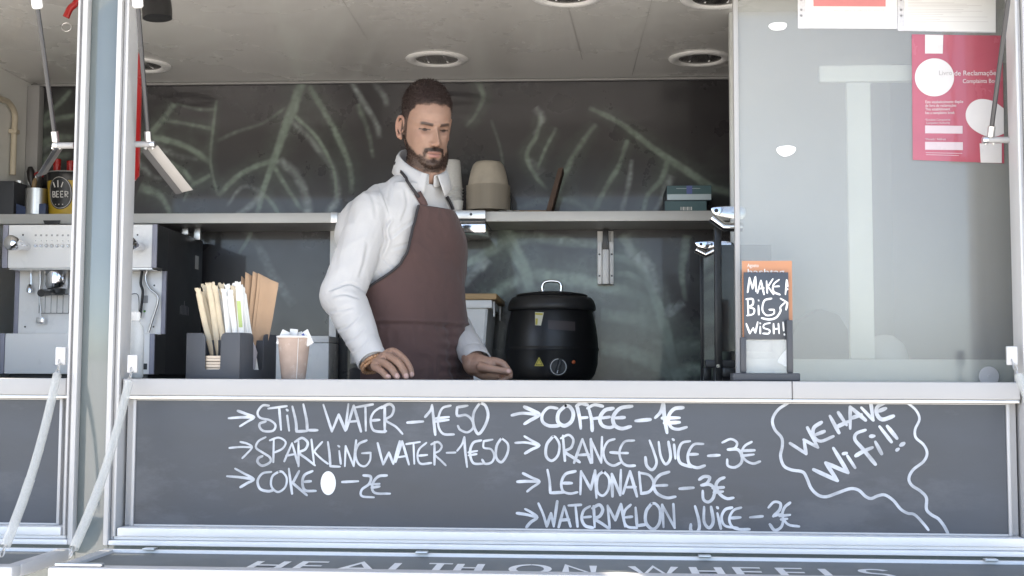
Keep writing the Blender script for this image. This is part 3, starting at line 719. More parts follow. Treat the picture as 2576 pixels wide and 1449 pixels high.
# ================================================================== handwriting (strokes of a paint marker on the boards)
def zmap(x0, y0, s):
    return lambda p: ((x0 + p[0] / s) * 0.670833, (y0 + p[1] / s) * 0.670833)
Z5 = zmap(400, 1400, 1.6513); Z6 = zmap(1880, 1400, 1.9069); Z7 = zmap(2800, 1400, 1.9067); ZS_ = zmap(2560, 700, 1.9074)
def P(s):
    return [tuple(float(v) for v in q.split(',')) for q in s.split()]
LINES = [
 ('menu_line', Z5, 16, """755,278 840,272 910,272|812,232 865,252 912,272 870,300 825,328|1005,200 965,200 935,240 950,275 1010,290 1045,320 1030,355 975,358 948,335 950,310 985,298|1000,218 1115,203|1068,212 1080,350|1118,262 1130,355|1114,224 1121,230|1150,205 1172,300 1175,360|1175,360 1240,357|1218,192 1238,290 1242,352|1242,352 1305,352|1342,195 1395,360|1395,360 1437,255|1437,255 1478,355|1478,355 1497,190|1485,350 1530,200|1530,200 1575,360|1500,300 1555,295|1535,212 1648,192|1602,205 1605,355|1705,205 1655,240 1635,290 1650,350 1700,362 1730,358|1645,292 1690,288|1722,200 1722,365|1700,215 1750,190 1778,215 1765,260 1728,290 1790,330 1832,375|1862,305 1960,298|1972,270 2005,230 2015,195|2015,195 2025,290 2035,380|2130,200 2080,215 2055,270 2055,330 2085,375 2150,378|2035,280 2120,270|2035,298 2118,288|2235,200 2170,210|2170,210 2172,262 2225,258 2262,290 2270,335 2235,365 2190,350 2175,325|2312,182 2275,240 2270,310 2300,375 2340,330 2362,260 2345,200 2312,182"""),
 ('menu_line', Z5, 14, """760,462 830,456 900,458|828,425 870,435 900,458 865,500 840,525|985,395 940,420 925,460 965,490 1010,520 1012,550 965,572 935,550 940,525 965,512|1035,405 1032,550|1010,415 1065,398 1108,425 1090,465 1040,490|1100,545 1148,432|1148,432 1185,560|1112,510 1168,500|1188,420 1188,575|1165,425 1210,400 1245,430 1230,470 1192,492 1240,530 1290,570|1268,410 1285,565|1335,425 1295,470 1290,490 1330,530 1370,560|1370,425 1380,500 1385,575|1385,575 1445,578|1440,480 1450,560|1433,448 1441,454|1475,575 1480,450|1480,450 1530,575|1530,575 1545,415|1610,415 1560,440 1540,500 1560,560 1600,575 1630,540 1635,492|1635,492 1580,495|1678,432 1712,565|1712,565 1748,490|1748,490 1775,562|1775,562 1815,420|1790,550 1830,420|1830,420 1872,565|1800,520 1855,512|1855,438 1940,425|1900,432 1905,560|1980,430 1935,470 1925,520 1945,560 2010,555|1935,510 1985,505|2030,425 2030,565|2010,440 2050,425 2075,450 2060,480 2030,500 2070,540 2100,570|2105,492 2160,490|2170,480 2200,440 2215,395|2215,395 2220,480 2232,580|2320,415 2270,430 2250,490 2270,555 2330,560|2240,490 2295,480|2240,508 2290,500|2390,410 2335,420|2335,420 2335,460 2380,470 2400,510 2385,550 2345,560 2325,535|2445,400 2415,450 2412,520 2445,550 2480,500 2485,440 2445,400"""),
 ('menu_line', Z5, 15, """745,637 830,644 910,655|795,590 850,620 910,655 870,680 828,705|1020,610 965,620 935,665 950,715 1000,730 1035,722|1065,608 1025,640 1020,700 1060,735 1105,705 1115,650 1090,612 1065,608|1128,590 1148,745|1192,605 1160,665 1155,680 1200,720 1240,755|1275,605 1225,630 1212,680 1230,725 1295,728|1220,672 1265,668|1458,673 1558,668|1590,632 1635,640 1625,685 1580,720 1580,760 1655,768|1735,632 1680,640 1645,690 1660,740 1755,745|1630,688 1690,684|1640,708 1690,700"""),
 ('menu_line', Z6, 24, """75,300 150,285 265,295|165,240 230,270 268,297 200,340 165,362|400,250 340,245 295,290 295,345 340,375 410,375|460,232 410,280 405,345 450,375 500,345 515,285 490,240 460,232|542,235 560,320 568,395|535,235 570,215 615,225|560,320 615,315|625,250 645,330 650,410|615,250 665,225 725,235|650,325 700,318|800,250 740,265 705,320 720,370 770,388 815,375|715,320 775,312|935,235 850,250 800,310 810,370 860,395 925,380|810,320 880,315|960,340 1065,330|1100,318 1140,275 1160,210|1160,210 1165,300 1185,425|1300,245 1235,255 1195,310 1210,380 1260,400 1325,385|1150,320 1275,318|1165,355 1275,350"""),
 ('menu_line', Z6, 19, """100,497 180,495 270,515|165,450 215,480 270,515 215,545 170,572|370,450 325,510 320,590 360,625 405,585 415,510 390,460 370,450|440,445 455,625|425,465 480,440 515,475 500,530 455,560 510,600 560,635|520,640 580,470|580,470 640,640|545,585 625,580|640,470 650,640|640,475 715,640|715,640 720,455|810,470 760,490 730,560 750,630 800,660 850,640|780,565 850,570|950,480 880,490 845,560 860,630 900,660 955,660|855,570 905,570|1060,480 1090,560 1110,640 1080,690 1040,660 1030,600|1125,490 1140,590 1175,650 1210,600 1195,490|1235,510 1245,610|1225,470 1233,477|1350,485 1290,500 1265,570 1280,640 1360,670|1445,505 1375,510 1335,580 1345,650 1400,675 1455,660|1345,580 1405,578|1478,590 1560,585|1580,495 1640,470 1685,495 1670,535 1620,545|1620,545 1690,545 1720,590 1715,640 1670,672 1620,660 1615,615|1790,490 1740,520 1720,570 1745,620 1800,645 1850,630|1700,555 1810,550|1715,590 1805,580"""),
 ('menu_line', Z6, 20, """115,775 190,772 272,775|155,715 215,745 272,775 215,820 185,845|330,690 345,770 350,855|350,855 455,850|530,700 460,720 430,780 440,840 490,860 545,850|440,785 505,785|565,865 570,700|570,700 640,830|640,830 670,695|670,695 680,890|730,700 690,740 685,840 725,875 765,830 770,750 730,700|795,880 790,720|790,720 850,870|850,870 855,690|870,860 920,700|920,700 970,880|885,815 960,812|985,705 1000,860|1000,860 1060,845 1090,790 1060,730 985,710|1200,705 1130,730 1090,790 1110,855 1180,890 1245,882|1100,803 1185,800|1275,825 1375,818|1415,760 1450,738 1490,745 1470,785 1430,800|1430,800 1490,795 1525,830 1515,890 1480,920 1445,900 1440,840|1595,745 1560,760 1535,800 1560,860 1610,895 1660,890|1510,822 1590,815|1520,852 1585,845"""),
 ('menu_line', Z6, 20, """112,1000 180,1010 255,1030|170,970 215,995 255,1030 210,1065 180,1100|265,930 300,1010 325,1095|325,1095 355,1000|355,1000 375,1095|375,1095 400,915|410,1100 450,950|450,950 495,1095|420,1050 485,1045|480,945 570,940|530,945 545,1095|635,950 590,980 575,1040 600,1090 655,1105|585,1030 640,1025|660,950 668,1100|650,965 700,940 725,975 705,1020 670,1040 720,1075 770,1110|775,1105 760,945|760,945 815,1050|815,1050 855,935|855,935 885,1095|925,940 885,980 875,1040 900,1095 970,1105|885,1030 935,1025|960,960 970,1090|970,1090 1040,1080|1075,930 1035,990 1035,1070 1085,1115 1130,1070 1135,980 1105,935 1075,930|1160,1100 1150,940|1150,940 1240,1105|1240,1105 1230,935|1385,950 1410,1040 1415,1110 1385,1145 1355,1120 1355,1080|1450,955 1450,1060 1485,1105 1515,1060 1500,955|1545,1000 1570,1110|1541,956 1549,964|1650,960 1600,975 1575,1030 1600,1090 1690,1105|1715,960 1660,980 1630,1040 1650,1095 1700,1115 1775,1115|1640,1035 1710,1030|1778,1030 1868,1022|1910,960 1950,920 1995,930 1990,975 1945,1022|1945,1022 2000,1010 2015,1050 2000,1100 1955,1122 1920,1080|2065,925 2025,960 2010,1020 2050,1080 2130,1095|1990,1020 2065,1012|2000,1045 2045,1040"""),
 ('speech_bubble', Z7, 19, """300,210 225,260 185,330 200,400 250,460 255,520 242,590 265,660 320,690 400,705 430,750 460,820 510,870 570,882 650,855 740,825 800,835 850,880 890,895 940,875 990,870 1050,910 1100,970 1150,1000 1200,1010 1260,1070 1300,1120|1095,192 1160,220 1215,270 1235,330 1205,400 1210,460 1265,510 1290,570 1265,630 1190,690 1160,750 1180,800 1240,840 1285,890 1285,970 1320,1010 1370,1040 1410,1090 1440,1145"""),
 ('menu_line', Z7, 25, """310,500 425,575|425,575 410,478|408,475 510,530|510,530 434,388|535,350 480,390 480,450 530,485 620,450|490,440 555,415|595,305 660,425|655,280 715,370|640,385 725,345|740,395 740,240|740,240 850,335|750,320 820,295|820,245 905,335|905,335 885,195|1000,205 935,240 930,290 970,330 1050,305|945,270 995,250|478,688 650,768|650,768 565,640|565,640 725,710|725,710 620,535|720,590 775,675|690,575 716,570|850,405 785,430 775,475 830,540 920,650|780,590 830,560 900,530|920,490 965,575|885,450 912,448|950,380 1035,490|1005,378 1075,465|1072,550 1086,540|1100,515 1125,500"""),
]
def write(name, zm, wz, data, Y, parent, m, s):
    """every marker stroke a slightly raised ribbon; overlapping strokes stack a hair apart"""
    b = MB(); k = 0
    for st in data.split('|'):
        pts = P(st)
        pts = cr(pts, 5) if len(pts) > 2 else [np.array(pts[0]) * (1 - t) + np.array(pts[1]) * t for t in (0, .25, .5, .75, 1)]
        yy = Y - 0.0006 - 0.00012 * (k % 7)
        pw = [at(*zm(p), yy) for p in pts]
        base = wz / s * 0.670833 / scale_at(Y)
        n = len(pw); ph = rng.uniform(0, 6)
        wd = [base * (1.0 + 0.14 * math.sin(ph + 3.0 * i / n)) * (0.82 if i in (0, n - 1) else 1) for i in range(n)]
        ribbon(b, pw, wd, Vector((0, -1, 0)))
        # rounded ends
        for e in (0, -1):
            c = pw[e]; r_ = wd[e] * 0.5
            b.poly([(c.x + r_ * math.cos(a), c.y - 0.00005, c.z + r_ * math.sin(a)) for a in np.linspace(0, 2 * math.pi, 9)[:-1]])
        k += 1
    o = b.build(name, m, parent, recalc=False, smooth=None); return o
YB = 0.006
for nm, zm, wz, dt in LINES:
    o = write(nm, zm, wz, dt, YB, board, M['chalk'], 1.6513 if zm is Z5 else 1.9069); o['kind'] = 'stuff'
b = MB(); c = [at(*Z5((1372 + 47 * math.cos(a), 680 + 74 * math.sin(a))), YB - 0.0008) for a in np.linspace(0, 2 * math.pi, 25)[:-1]]
b.poly(c); b.build('painted_dot', M['vinyl'], board, recalc=False, smooth=None)
# ================================================================== espresso machine
def espresso():
    Y0, Y1, Y2 = 1.25, 1.36, 1.75
    x0, x1 = at(7, 620, Y0).x, at(396, 620, Y0).x
    za, zb_ = at(200, 565, Y0).z, at(200, 674, Y0).z
    zc, z0 = at(200, 839, Y0).z, at(200, 941, Y0).z
    o = thing('espresso_machine', 'white and dark grey espresso machine on the back counter', 'coffee machine', ((x0 + x1) / 2, 1.5, z0 - 0.02))
    dk = mat('charcoal_side_panel', (0.052, 0.052, 0.054), 0.45, var=0.06)
    edge = mat('grey_edge_trim', (0.33, 0.33, 0.40), 0.4)
    b = MB(); b.box(x0, x1, Y1 + 0.0005, Y2, z0, za - 0.001, 0.003); b.build('body', dk, o)
    for s in (0, 1):                                                     # dark side cheeks reach to the front
        xx = (x0 + 0.0005, x0 + 0.010) if s == 0 else (x1 - 0.010, x1 - 0.0005)
        for zz in ((zb_, za), (z0, zc)):
            b = MB(); b.box(xx[0], xx[1], Y0 + 0.004, Y1, zz[0] + 0.001, zz[1] - 0.001); b.build('cheek', dk, o)
            b = MB(); b.box(xx[0] + (0 if s == 0 else -0.008), xx[1] + (0.008 if s == 0 else 0), Y0 - 0.004, Y0 + 0.0035, zz[0], zz[1], 0.002); b.build('edge_trim', edge, o)
        b = MB(); b.box(xx[0] + (0 if s == 0 else -0.006), xx[1] + (0.006 if s == 0 else 0), Y1 - 0.012, Y1 - 0.0005 + 0.0008, zc + 0.002, zb_ - 0.002, 0.002); b.build('edge_trim', edge, o)
    b = MB(); b.box(x0 + 0.0185, x1 - 0.0185, Y0, Y1 - 0.001, zb_, za, 0.004); up = b.build('control_panel', M['panel_white'], o)
    b = MB(); b.box(x0 + 0.0165, x1 - 0.0165, Y1 - 0.010, Y1, zc + 0.001, zb_ - 0.001, 0.001); mid = b.build('back_plate', M['panel_white'], o)
    b = MB(); b.box(x0 + 0.0185, x1 - 0.0185, Y0, Y1 - 0.001, z0, zc, 0.004); low = b.build('drip_base', M['panel_white'], o)
    b = MB(); b.box(x0 + 0.02, x1 - 0.02, Y0 + 0.01, Y1 - 0.012, zb_ - 0.004, zb_ - 0.0005); b.build('underside', M['steel'], o)
    b = MB(); b.box(x0 + 0.03, x1 - 0.03, Y0 + 0.02, Y2 - 0.02, z0 - 0.02, z0 - 0.0005); b.build('foot', M['black'], o)
    # knobs
    for px, py in ((68, 621), (356, 622)):
        c = at(px, py, Y0); d = Vector((-0.16, -1, 0.05)).normalized()
        b = MB(); b.tube([c + d * t for t in (-0.002, 0.012, 0.030, 0.065, 0.095, 0.104)], [0.014, 0.014, 0.016, 0.023, 0.0255, 0.019], 20); b.build('knob', M['chrome'], o, smooth=60)
    ring = mat('button_ring', (0.5, 0.5, 0.5), 0.25, 0.9)
    for px in [90 + 13.6 * k for k in range(8)] + [225 + 13.6 * k for k in range(7)]:
        c = at(px, 618, Y0)
        b = MB(); b.lathe([(0.0, -0.0015), (0.0038, -0.002), (0.0042, -0.003), (0.0062, -0.003), (0.0066, 0.0005)], c, 14, axis='Y'); b.build('button', ring, up, smooth=60)
        c = at(px, 606, Y0); b = MB(); b.lathe([(0.0, -0.001), (0.0016, -0.001), (0.002, 0.0005)], c, 8, axis='Y'); b.build('indicator', ring, up)
        c = at(px, 592, Y0); b = MB(); b.box(c.x - 0.0035, c.x + 0.0035, Y0 - 0.0006, Y0 + 0.0005, c.z - 0.003, c.z + 0.003); b.build('icon', mat('grey_icon', (0.55, 0.55, 0.55)) if False else MICON, up)
    for px, py in ((58, 591), (346, 591), (63, 822), (386, 822), (388, 718)):
        c = at(px, py, Y0 if py < 680 else Y1 - 0.010); b = MB(); b.lathe([(0.0, -0.0012), (0.003, -0.0012), (0.0035, 0.0005)], c, 8, axis='Y'); b.build('screw', M['steel_dark'], o)
    # group heads
    for px in (143, 262):
        c = at(px, 676, Y0 + 0.055)
        b = MB(); b.lathe([(0.0, 0.0), (0.036, 0.0), (0.038, -0.004), (0.038, -0.056), (0.034, -0.062), (0.0, -0.062)], (c.x, c.y, zb_ - 0.0045), 28); g = b.build('group_head', M['chrome'], o)
        b = MB(); b.lathe([(0.0, -0.0625), (0.030, -0.0625), (0.030, -0.078), (0.022, -0.084), (0.0, -0.084)], (c.x, c.y, zb_ - 0.0045), 24); b.tube([Vector((c.x, c.y, zb_ - 0.078)), Vector((c.x, c.y - 0.12, zb_ - 0.090))], [0.009, 0.013], 12); b.build('portafilter', M['black'], o)
    # spouts and wands
    def tap(pts, r, nm, m=M['chrome'], Y=Y1 - 0.03):
        b = MB(); b.tube([Vector(p) for p in cr([tuple(at(x, y, Y)) for x, y in pts], 5)], r, 10); return b.build(nm, m, o, smooth=60)
    tap([(78, 677), (78, 718)], 0.0025, 'hose'); 
    c = at(75, 727, Y1 - 0.03); b = MB(); b.lathe([(0.004, 0.018), (0.008, 0.010), (0.011, 0.0), (0.011, -0.012), (0.008, -0.014), (0, -0.014)], c, 14); b.build('tap', M['chrome'], o)
    tap([(101, 677), (101, 715), (97, 738)], 0.004, 'steam_wand', M['steel'])
    tap([(97, 738), (101, 770), (103, 800)], 0.0025, 'steam_wand', M['steel'])
    c = at(104, 807, Y1 - 0.03); b = MB(); b.box(c.x - 0.014, c.x + 0.012, c.y - 0.012, c.y + 0.012, c.z - 0.010, c.z + 0.012, 0.004); b.build('tap', M['chrome'], o)
    tap([(358, 677), (354, 712), (359, 732), (357, 760), (352, 800)], 0.0045, 'steam_wand', M['black'])
    tap([(372, 677), (366, 700), (376, 725), (395, 742), (397, 760), (385, 800), (374, 836)], 0.004, 'steam_wand', M['steel'])
    # wire cup rack
    for k in range(6):
        x = 98 + k * 15; tap([(x + 1, 742), (x, 788)], 0.0010, 'wire', M['steel_dark'])
    tap([(96, 742), (172, 740)], 0.0014, 'wire', M['steel_dark']); tap([(104, 788), (172, 788)], 0.0012, 'wire', M['steel_dark'])
    tap([(322, 742), (347, 742), (350, 790)], 0.0014, 'wire', M['steel_dark'])
    c = at(366, 753, Y1 - 0.0105); b = MB(); b.box(c.x - 0.009, c.x + 0.009, c.y - 0.001, c.y, c.z - 0.013, c.z + 0.013); b.build('sticker', MICON, o)
    c = at(364, 783, Y1 - 0.0105); b = MB(); b.lathe([(0, -0.002), (0.004, -0.002), (0.004, 0.0)], c, 10, axis='Y'); b.build('indicator', mat('green_lamp', (0.15, 0.4, 0.1)), o)
    for px in (160, 365): 
        c = at(px, 880 if px < 200 else 922, Y0); b = MB(); b.box(c.x - 0.007, c.x + 0.007, Y0 - 0.002, Y0 + 0.0005, c.z - 0.010, c.z + 0.010, 0.001); b.build('switch', M['black'], low)
    # label and pale wordmark on the right cheek
    b = MB(); b.box(x1 + 0.0003, x1 + 0.0008, 1.66, 1.70, za - 0.115, za - 0.065); b.build('sticker', M['paper'], o)
    for k, (u, hgt) in enumerate(((0, .03), (.016, .034), (.03, .034), (.044, .05), (.058, .034), (.074, .034), (.09, .03))):
        b = MB(); b.box(x1 + 0.0003, x1 + 0.0007, 1.50 + u, 1.504 + u, 1.735, 1.735 + hgt); b.build('wordmark_stroke', MICON, o)
MICON = mat('grey_print', (0.42, 0.42, 0.43), 0.5)
espresso()

# grey storage boxes left of the coffee machine
for k, (y0, y1, lab) in enumerate(((600, 640, 'small grey storage box beside the coffee machine, upper one'), (648, 700, 'small grey storage box beside the coffee machine, lower one'))):
    pass

# ================================================================== bottle on the counter by the jamb
def bottle():
    c = at(338, 955, 0.14); c.z = ZT + 0.0003
    o = thing('plastic_bottle', 'translucent white plastic bottle behind the chain at the counter edge', 'bottle', c)
    h = at(338, 800, 0.14).z - ZT
    b = MB(); b.lathe([(0, 0), (0.017, 0), (0.021, 0.004), (0.0215, h * 0.72), (0.018, h * 0.86), (0.010, h * 0.93), (0.009, h * 0.96)], c, 28); b.build('body', M['milky'], o, smooth=60)
    b = MB(); b.lathe([(0.0105, h * 0.955), (0.0110, h * 0.958), (0.0110, h * 1.08), (0.009, h * 1.10), (0, h * 1.10)], c, 20); b.build('cap', M['white'], o)
M['milky'] = clear_plastic('milky_plastic', (0.72, 0.74, 0.74), 0.78, 0.35)
bottle()

# ================================================================== counter organiser with straws, bags, napkins
def organiser():
    yf = 0.085; dp = 0.165
    x0, x1 = at(468, 900, yf).x, at(618, 900, yf).x + 0.0
    xr = x1
    zt = at(540, 838, yf).z; z0 = ZT + 0.0004
    # the caddy stands turned a little, so its right side shows
    ang = R(-14); piv = Vector((x0, yf, z0))
    RM = Matrix.Translation(piv) @ Matrix.Rotation(ang * -1, 4, 'Z') @ Matrix.Translation(-piv)
    RM = Matrix.Translation(piv) @ Matrix.Rotation(R(-17), 4, 'Z') @ Matrix.Translation(-piv)
    w_ = (x1 - x0) * 1.03; h = zt - z0
    o = thing('counter_organiser', 'dark grey plastic counter organiser holding straws and paper bags', 'organiser', piv + Vector((w_ / 2, dp / 2, 0)))
    def pl(u, v): return Vector((x0 + u * w_, yf, z0 + v * h))
    slot = [(0.0, 0.0), (1, 0), (1, 0.97), (0.985, 1.0), (0.72, 1.0), (0.67, 0.97), (0.645, 0.90), (0.64, 0.22), (0.62, 0.20), (0.38, 0.20), (0.36, 0.22), (0.355, 0.90), (0.33, 0.97), (0.28, 1.0), (0.0, 1.0)]
    def wall(nm, A, uv, L, thick):
        b = MB(); b.prism([RM @ (A + uv * (L * u) + Vector((0, 0, h * v))) for u, v in slot], (RM.to_3x3() @ thick), 0.0008); b.build(nm, M['darkgrey'], o)
    A = Vector((x0, yf, z0))
    wall('front_panel', A, Vector((1, 0, 0)), w_, Vector((0, 0.003, 0)))
    wall('side_panel', Vector((x0 + w_ - 0.003, yf + 0.0035, z0)), Vector((0, 1, 0)), dp - 0.007, Vector((0.003, 0, 0)))
    wall('side_panel', Vector((x0, yf + 0.0035, z0)), Vector((0, 1, 0)), dp - 0.007, Vector((0.003, 0, 0)))
    b = MB(); b.box(x0, x0 + w_, yf + dp - 0.003, yf + dp, z0, zt, M=RM); b.build('back_panel', M['darkgrey'], o)
    b = MB(); b.box(x0 + 0.0035, x0 + w_ - 0.0035, yf + 0.0035, yf + dp - 0.0035, z0, z0 + 0.003, M=RM); b.build('floor', M['darkgrey'], o)
    for f in (0.36, 0.66):
        b = MB(); b.box(x0 + 0.0035, x0 + w_ - 0.0035, yf + dp * f, yf + dp * f + 0.0025, z0 + 0.0035, z0 + h * 0.86, M=RM); b.build('divider', M['darkgrey'], o)
    return RM, x0, yf, w_, dp, z0, h
ORG = organiser()
def Oq(u, v, z):
    RM, x0, yf, w_, dp, z0, h = ORG
    return RM @ Vector((x0 + u * w_, yf + v * dp, z0 + z))
# wrapped straws
sp = [(497, 722, 'k'), (513, 712, 'k'), (524, 709, 'k'), (533, 707, 'k'), (541, 716, 'k'), (548, 722, 'w'), (556, 709, 'k'), (563, 724, 'w'), (571, 712, 'w'), (579, 727, 'w'), (586, 716, 'k'), (591, 710, 'w'), (598, 706, 'g'), (604, 714, 'w'), (609, 720, 'w'), (505, 728, 'k'), (538, 730, 'k'), (573, 730, 'k')]
names = {'k': 'cream', 'w': 'white', 'g': 'green striped'}
ordn = ['first', 'second', 'third', 'fourth', 'fifth', 'sixth', 'seventh', 'eighth', 'ninth', 'tenth']
cnt = {'k': 0, 'w': 0, 'g': 0}
for i, (px, py, kd) in enumerate(sorted(sp)):
    u = 0.30 + 0.60 * (i / 17.0); v = 0.50 + 0.10 * ((i * 7) % 3 - 1)
    bot = Oq(u, v, 0.006); yy = bot.y + rng.uniform(-0.012, 0.012)
    top = at(px, py + 4, yy)
    m = M['straw_kraft'] if kd == 'k' else M['straw_white']
    lab = '%s paper wrapped straw in the organiser, %s of its colour from the left' % (names[kd], ordn[cnt[kd]]) if kd != 'g' else 'green striped paper wrapped straw in the organiser'
    cnt[kd] += 1
    o = thing('wrapped_straw', lab, 'straw', bot, 'wrapped straws in the organiser')
    d = top - bot; sd_ = Vector((1, 0, 0)) * 0.0074; n = Vector((0, 1, 0))
    P_ = []
    for t in (0, 0.2, 0.4, 0.6, 0.8, 0.93):
        c = bot + d * t + Vector((0.0012 * math.sin(i * 3 + t * 7), 0, 0))
        P_.append([c + sd_ * math.cos(a) + n * 0.0032 * math.sin(a) for a in np.linspace(0, 2 * math.pi, 11)])
    b = MB(); b.grid(P_); b.build('wrap', m, o, smooth=60)
    b = MB(); c = bot + d * 0.93; e = bot + d * 1.0
    P_ = [[c + sd_ * math.cos(a) + n * 0.0032 * math.sin(a) for a in np.linspace(0, 2 * math.pi, 11)]]
    for t, sc_, wv in ((0.35, 0.75, 0.0006), (0.7, 0.95, 0.0015), (1.0, 1.05, 0.003)):
        P_.append([c.lerp(e, t) + sd_ * sc_ * math.cos(a) + n * 0.0016 * math.sin(a) + Vector((0, 0, wv * math.sin(a * 3 + i))) for a in np.linspace(0, 2 * math.pi, 11)])
    b.grid(P_); b.build('crimped_end', m, o, smooth=60)
    if kd == 'g':
        b = MB(); 
        q0, q1 = bot + d * 0.52, bot + d * 0.80
        b.poly([q0 - sd_ * 0.7 - n * 0.0042, q0 + sd_ * 0.6 - n * 0.0042, q1 + sd_ * 0.6 - n * 0.0042, q1 - sd_ * 0.7 - n * 0.0042]); b.build('print', mat('green_print', (0.33, 0.42, 0.16), 0.7), o)
# folded kraft bags: loops of paper with the fold at the top
for i, (px, py, wd, lab) in enumerate(((617, 701, 9, 'brown paper bag at the straw side of the organiser'), (630, 691, 16, 'brown paper bag, second from the straws'), (648, 689, 18, 'brown paper bag, third from the straws'), (661, 694, 20, 'brown paper bag, second from the right end'), (677, 702, 44, 'widest brown paper bag at the right end of the organiser'))):
    v = 0.60 + 0.03 * i
    bot = Oq(0.60 + 0.055 * i, v, 0.006); top = at(px, py, bot.y)
    wv = Vector((wd / 2 / scale_at(bot.y) * 1.2, 0.010, 0)); d = top - bot
    if i == 4: wv = Vector((0.021, 0.008, 0))
    P_ = []
    for t, off in ((0, -0.006), (0.3, -0.0075), (0.6, -0.009), (0.85, -0.009), (0.96, -0.007), (1.0, 0.0), (0.96, 0.007), (0.85, 0.009), (0.6, 0.009), (0.3, 0.0075), (0, 0.006)):
        row = []
        for s in np.linspace(-1, 1, 7):
            taper = 0.72 + 0.28 * t
            row.append(bot + d * t + wv * s * taper + Vector((0.30, -0.95, 0)) * off * -1 * (1 + 0.25 * math.sin(3 * s + i)) * 0.8 + Vector((0.002 * math.sin(5 * t + i), 0, -0.006 * s * (t > .9) * (1 if i < 4 else 1.5))))
        P_.append(row)
    b = MB(); b.grid(P_); o = b.build('paper_bag', M['kraft'], smooth=50)
    tag(o, lab, 'paper bag', 'brown paper bags in the organiser')
# napkins seen through the front slot
nap = mat('kraft_napkin', (0.60, 0.50, 0.40), 0.9, var=0.08, bump=0.3, bscale=80)
b = MB(); RM, x0, yf, w_, dp, z0, h = ORG
for k in range(7):
    b.box(x0 + 0.012, x0 + w_ - 0.012, yf + 0.006, yf + 0.05, z0 + 0.0042 + k * 0.0075, z0 + 0.0104 + k * 0.0075 + 0.001 * (k % 2), 0.002, M=RM)
tag(b.build('napkin_stack', nap), 'folded beige napkins visible through the organiser slot', 'napkins')
b = MB(); pts = [Oq(0.97, 0.30 + 0.22 * t, 0.012 + 0.07 * s) for s, t in ((0, .2), (.2, .75), (.75, 1), (1, .7), (1.05, .35), (.8, .1), (.4, 0))]
b.prism(pts, (-0.006, 0, 0), 0.001); tag(b.build('sachet', mat('grey_sachet', (0.34, 0.33, 0.36), 0.5)), 'grey sachet in the side slot of the organiser', 'sachet')

# ================================================================== paper cup with sugar packets
def cup():
    yc = 0.105; c = at(738, 955, yc); c.z = ZT + 0.0004; s = scale_at(yc)
    h = (957 - 848) / s * 1.0; rt = 42.5 / s; rb = 30.5 / s
    o = thing('paper_cup', 'brown marbled paper cup filled with sugar packets', 'cup', c)
    mk = mat('marbled_kraft_cup', (0.37, 0.275, 0.225), 0.6, var=0.16, vscale=22, spots=((0.48, 0.39, 0.34), 26, 0.55))
    b = MB(); b.lathe([(0, 0.004), (rb - 0.002, 0.004), (rb - 0.001, 0), (rb, 0.001), (rb + (rt - rb) * 0.5, h * 0.5), (rt - 0.001, h - 0.004), (rt - 0.003, h - 0.004), (rb - 0.001, 0.008)], c, 40); b.build('body', mk, o, smooth=60)
    b = MB(); 
    ring = [Vector((c.x + rt * math.cos(a), c.y + rt * math.sin(a), c.z + h - 0.002)) for a in np.linspace(0, 2 * math.pi, 40, endpoint=False)]
    b.tube(ring, 0.0026, 8, closed=True); b.build('rim', M['paper'], o, smooth=60)
    a = R(-62); b = MB(); p0 = Vector((c.x + (rb + 0.0004) * math.cos(a), c.y + (rb + .0004) * math.sin(a), c.z + 0.001)); p1 = Vector((c.x + rt * math.cos(a), c.y + rt * math.sin(a), c.z + h - 0.006))
    b.tube([p0, p1], 0.0006, 5); b.build('seam', M['paper'], o)
    k = 0
    for (px, py, rot, tilt, lab) in ((716, 842, 20, 25, 'left white sugar packet leaning in the cup'), (739, 838, -5, 5, 'tall white sugar packet in the middle of the cup'), (752, 846, 10, -15, 'small grey-white sugar packet low in the cup'), (770, 842, -20, -28, 'sugar packet with blue print at the right of the cup'), (762, 848, 8, -8, 'white sugar packet in front at the right of the cup'), (727, 847, 15, 12, 'white sugar packet low at the left of the cup')):
        q = at(px, py, yc + 0.012 * ((k % 3) - 1))
        Mx = Matrix.Translation(q) @ Matrix.Rotation(R(rot), 4, 'Z') @ Matrix.Rotation(R(tilt), 4, 'Y')
        b = MB(); b.box(-0.010, 0.010, -0.002, 0.002, -0.028, 0.010, 0.0015, M=Mx)
        o2 = thing('sugar_packet', lab, 'sugar packet', q, 'sugar packets in the paper cup')
        b.build('sachet', M['paper'], o2)
        if k in (3,):
            b = MB(); b.box(-0.010, -0.003, -0.0025, -0.0022, -0.004, 0.006, M=Mx); b.build('print', mat('blue_print', (0.06, 0.09, 0.32)), o2)
        k += 1
cup()

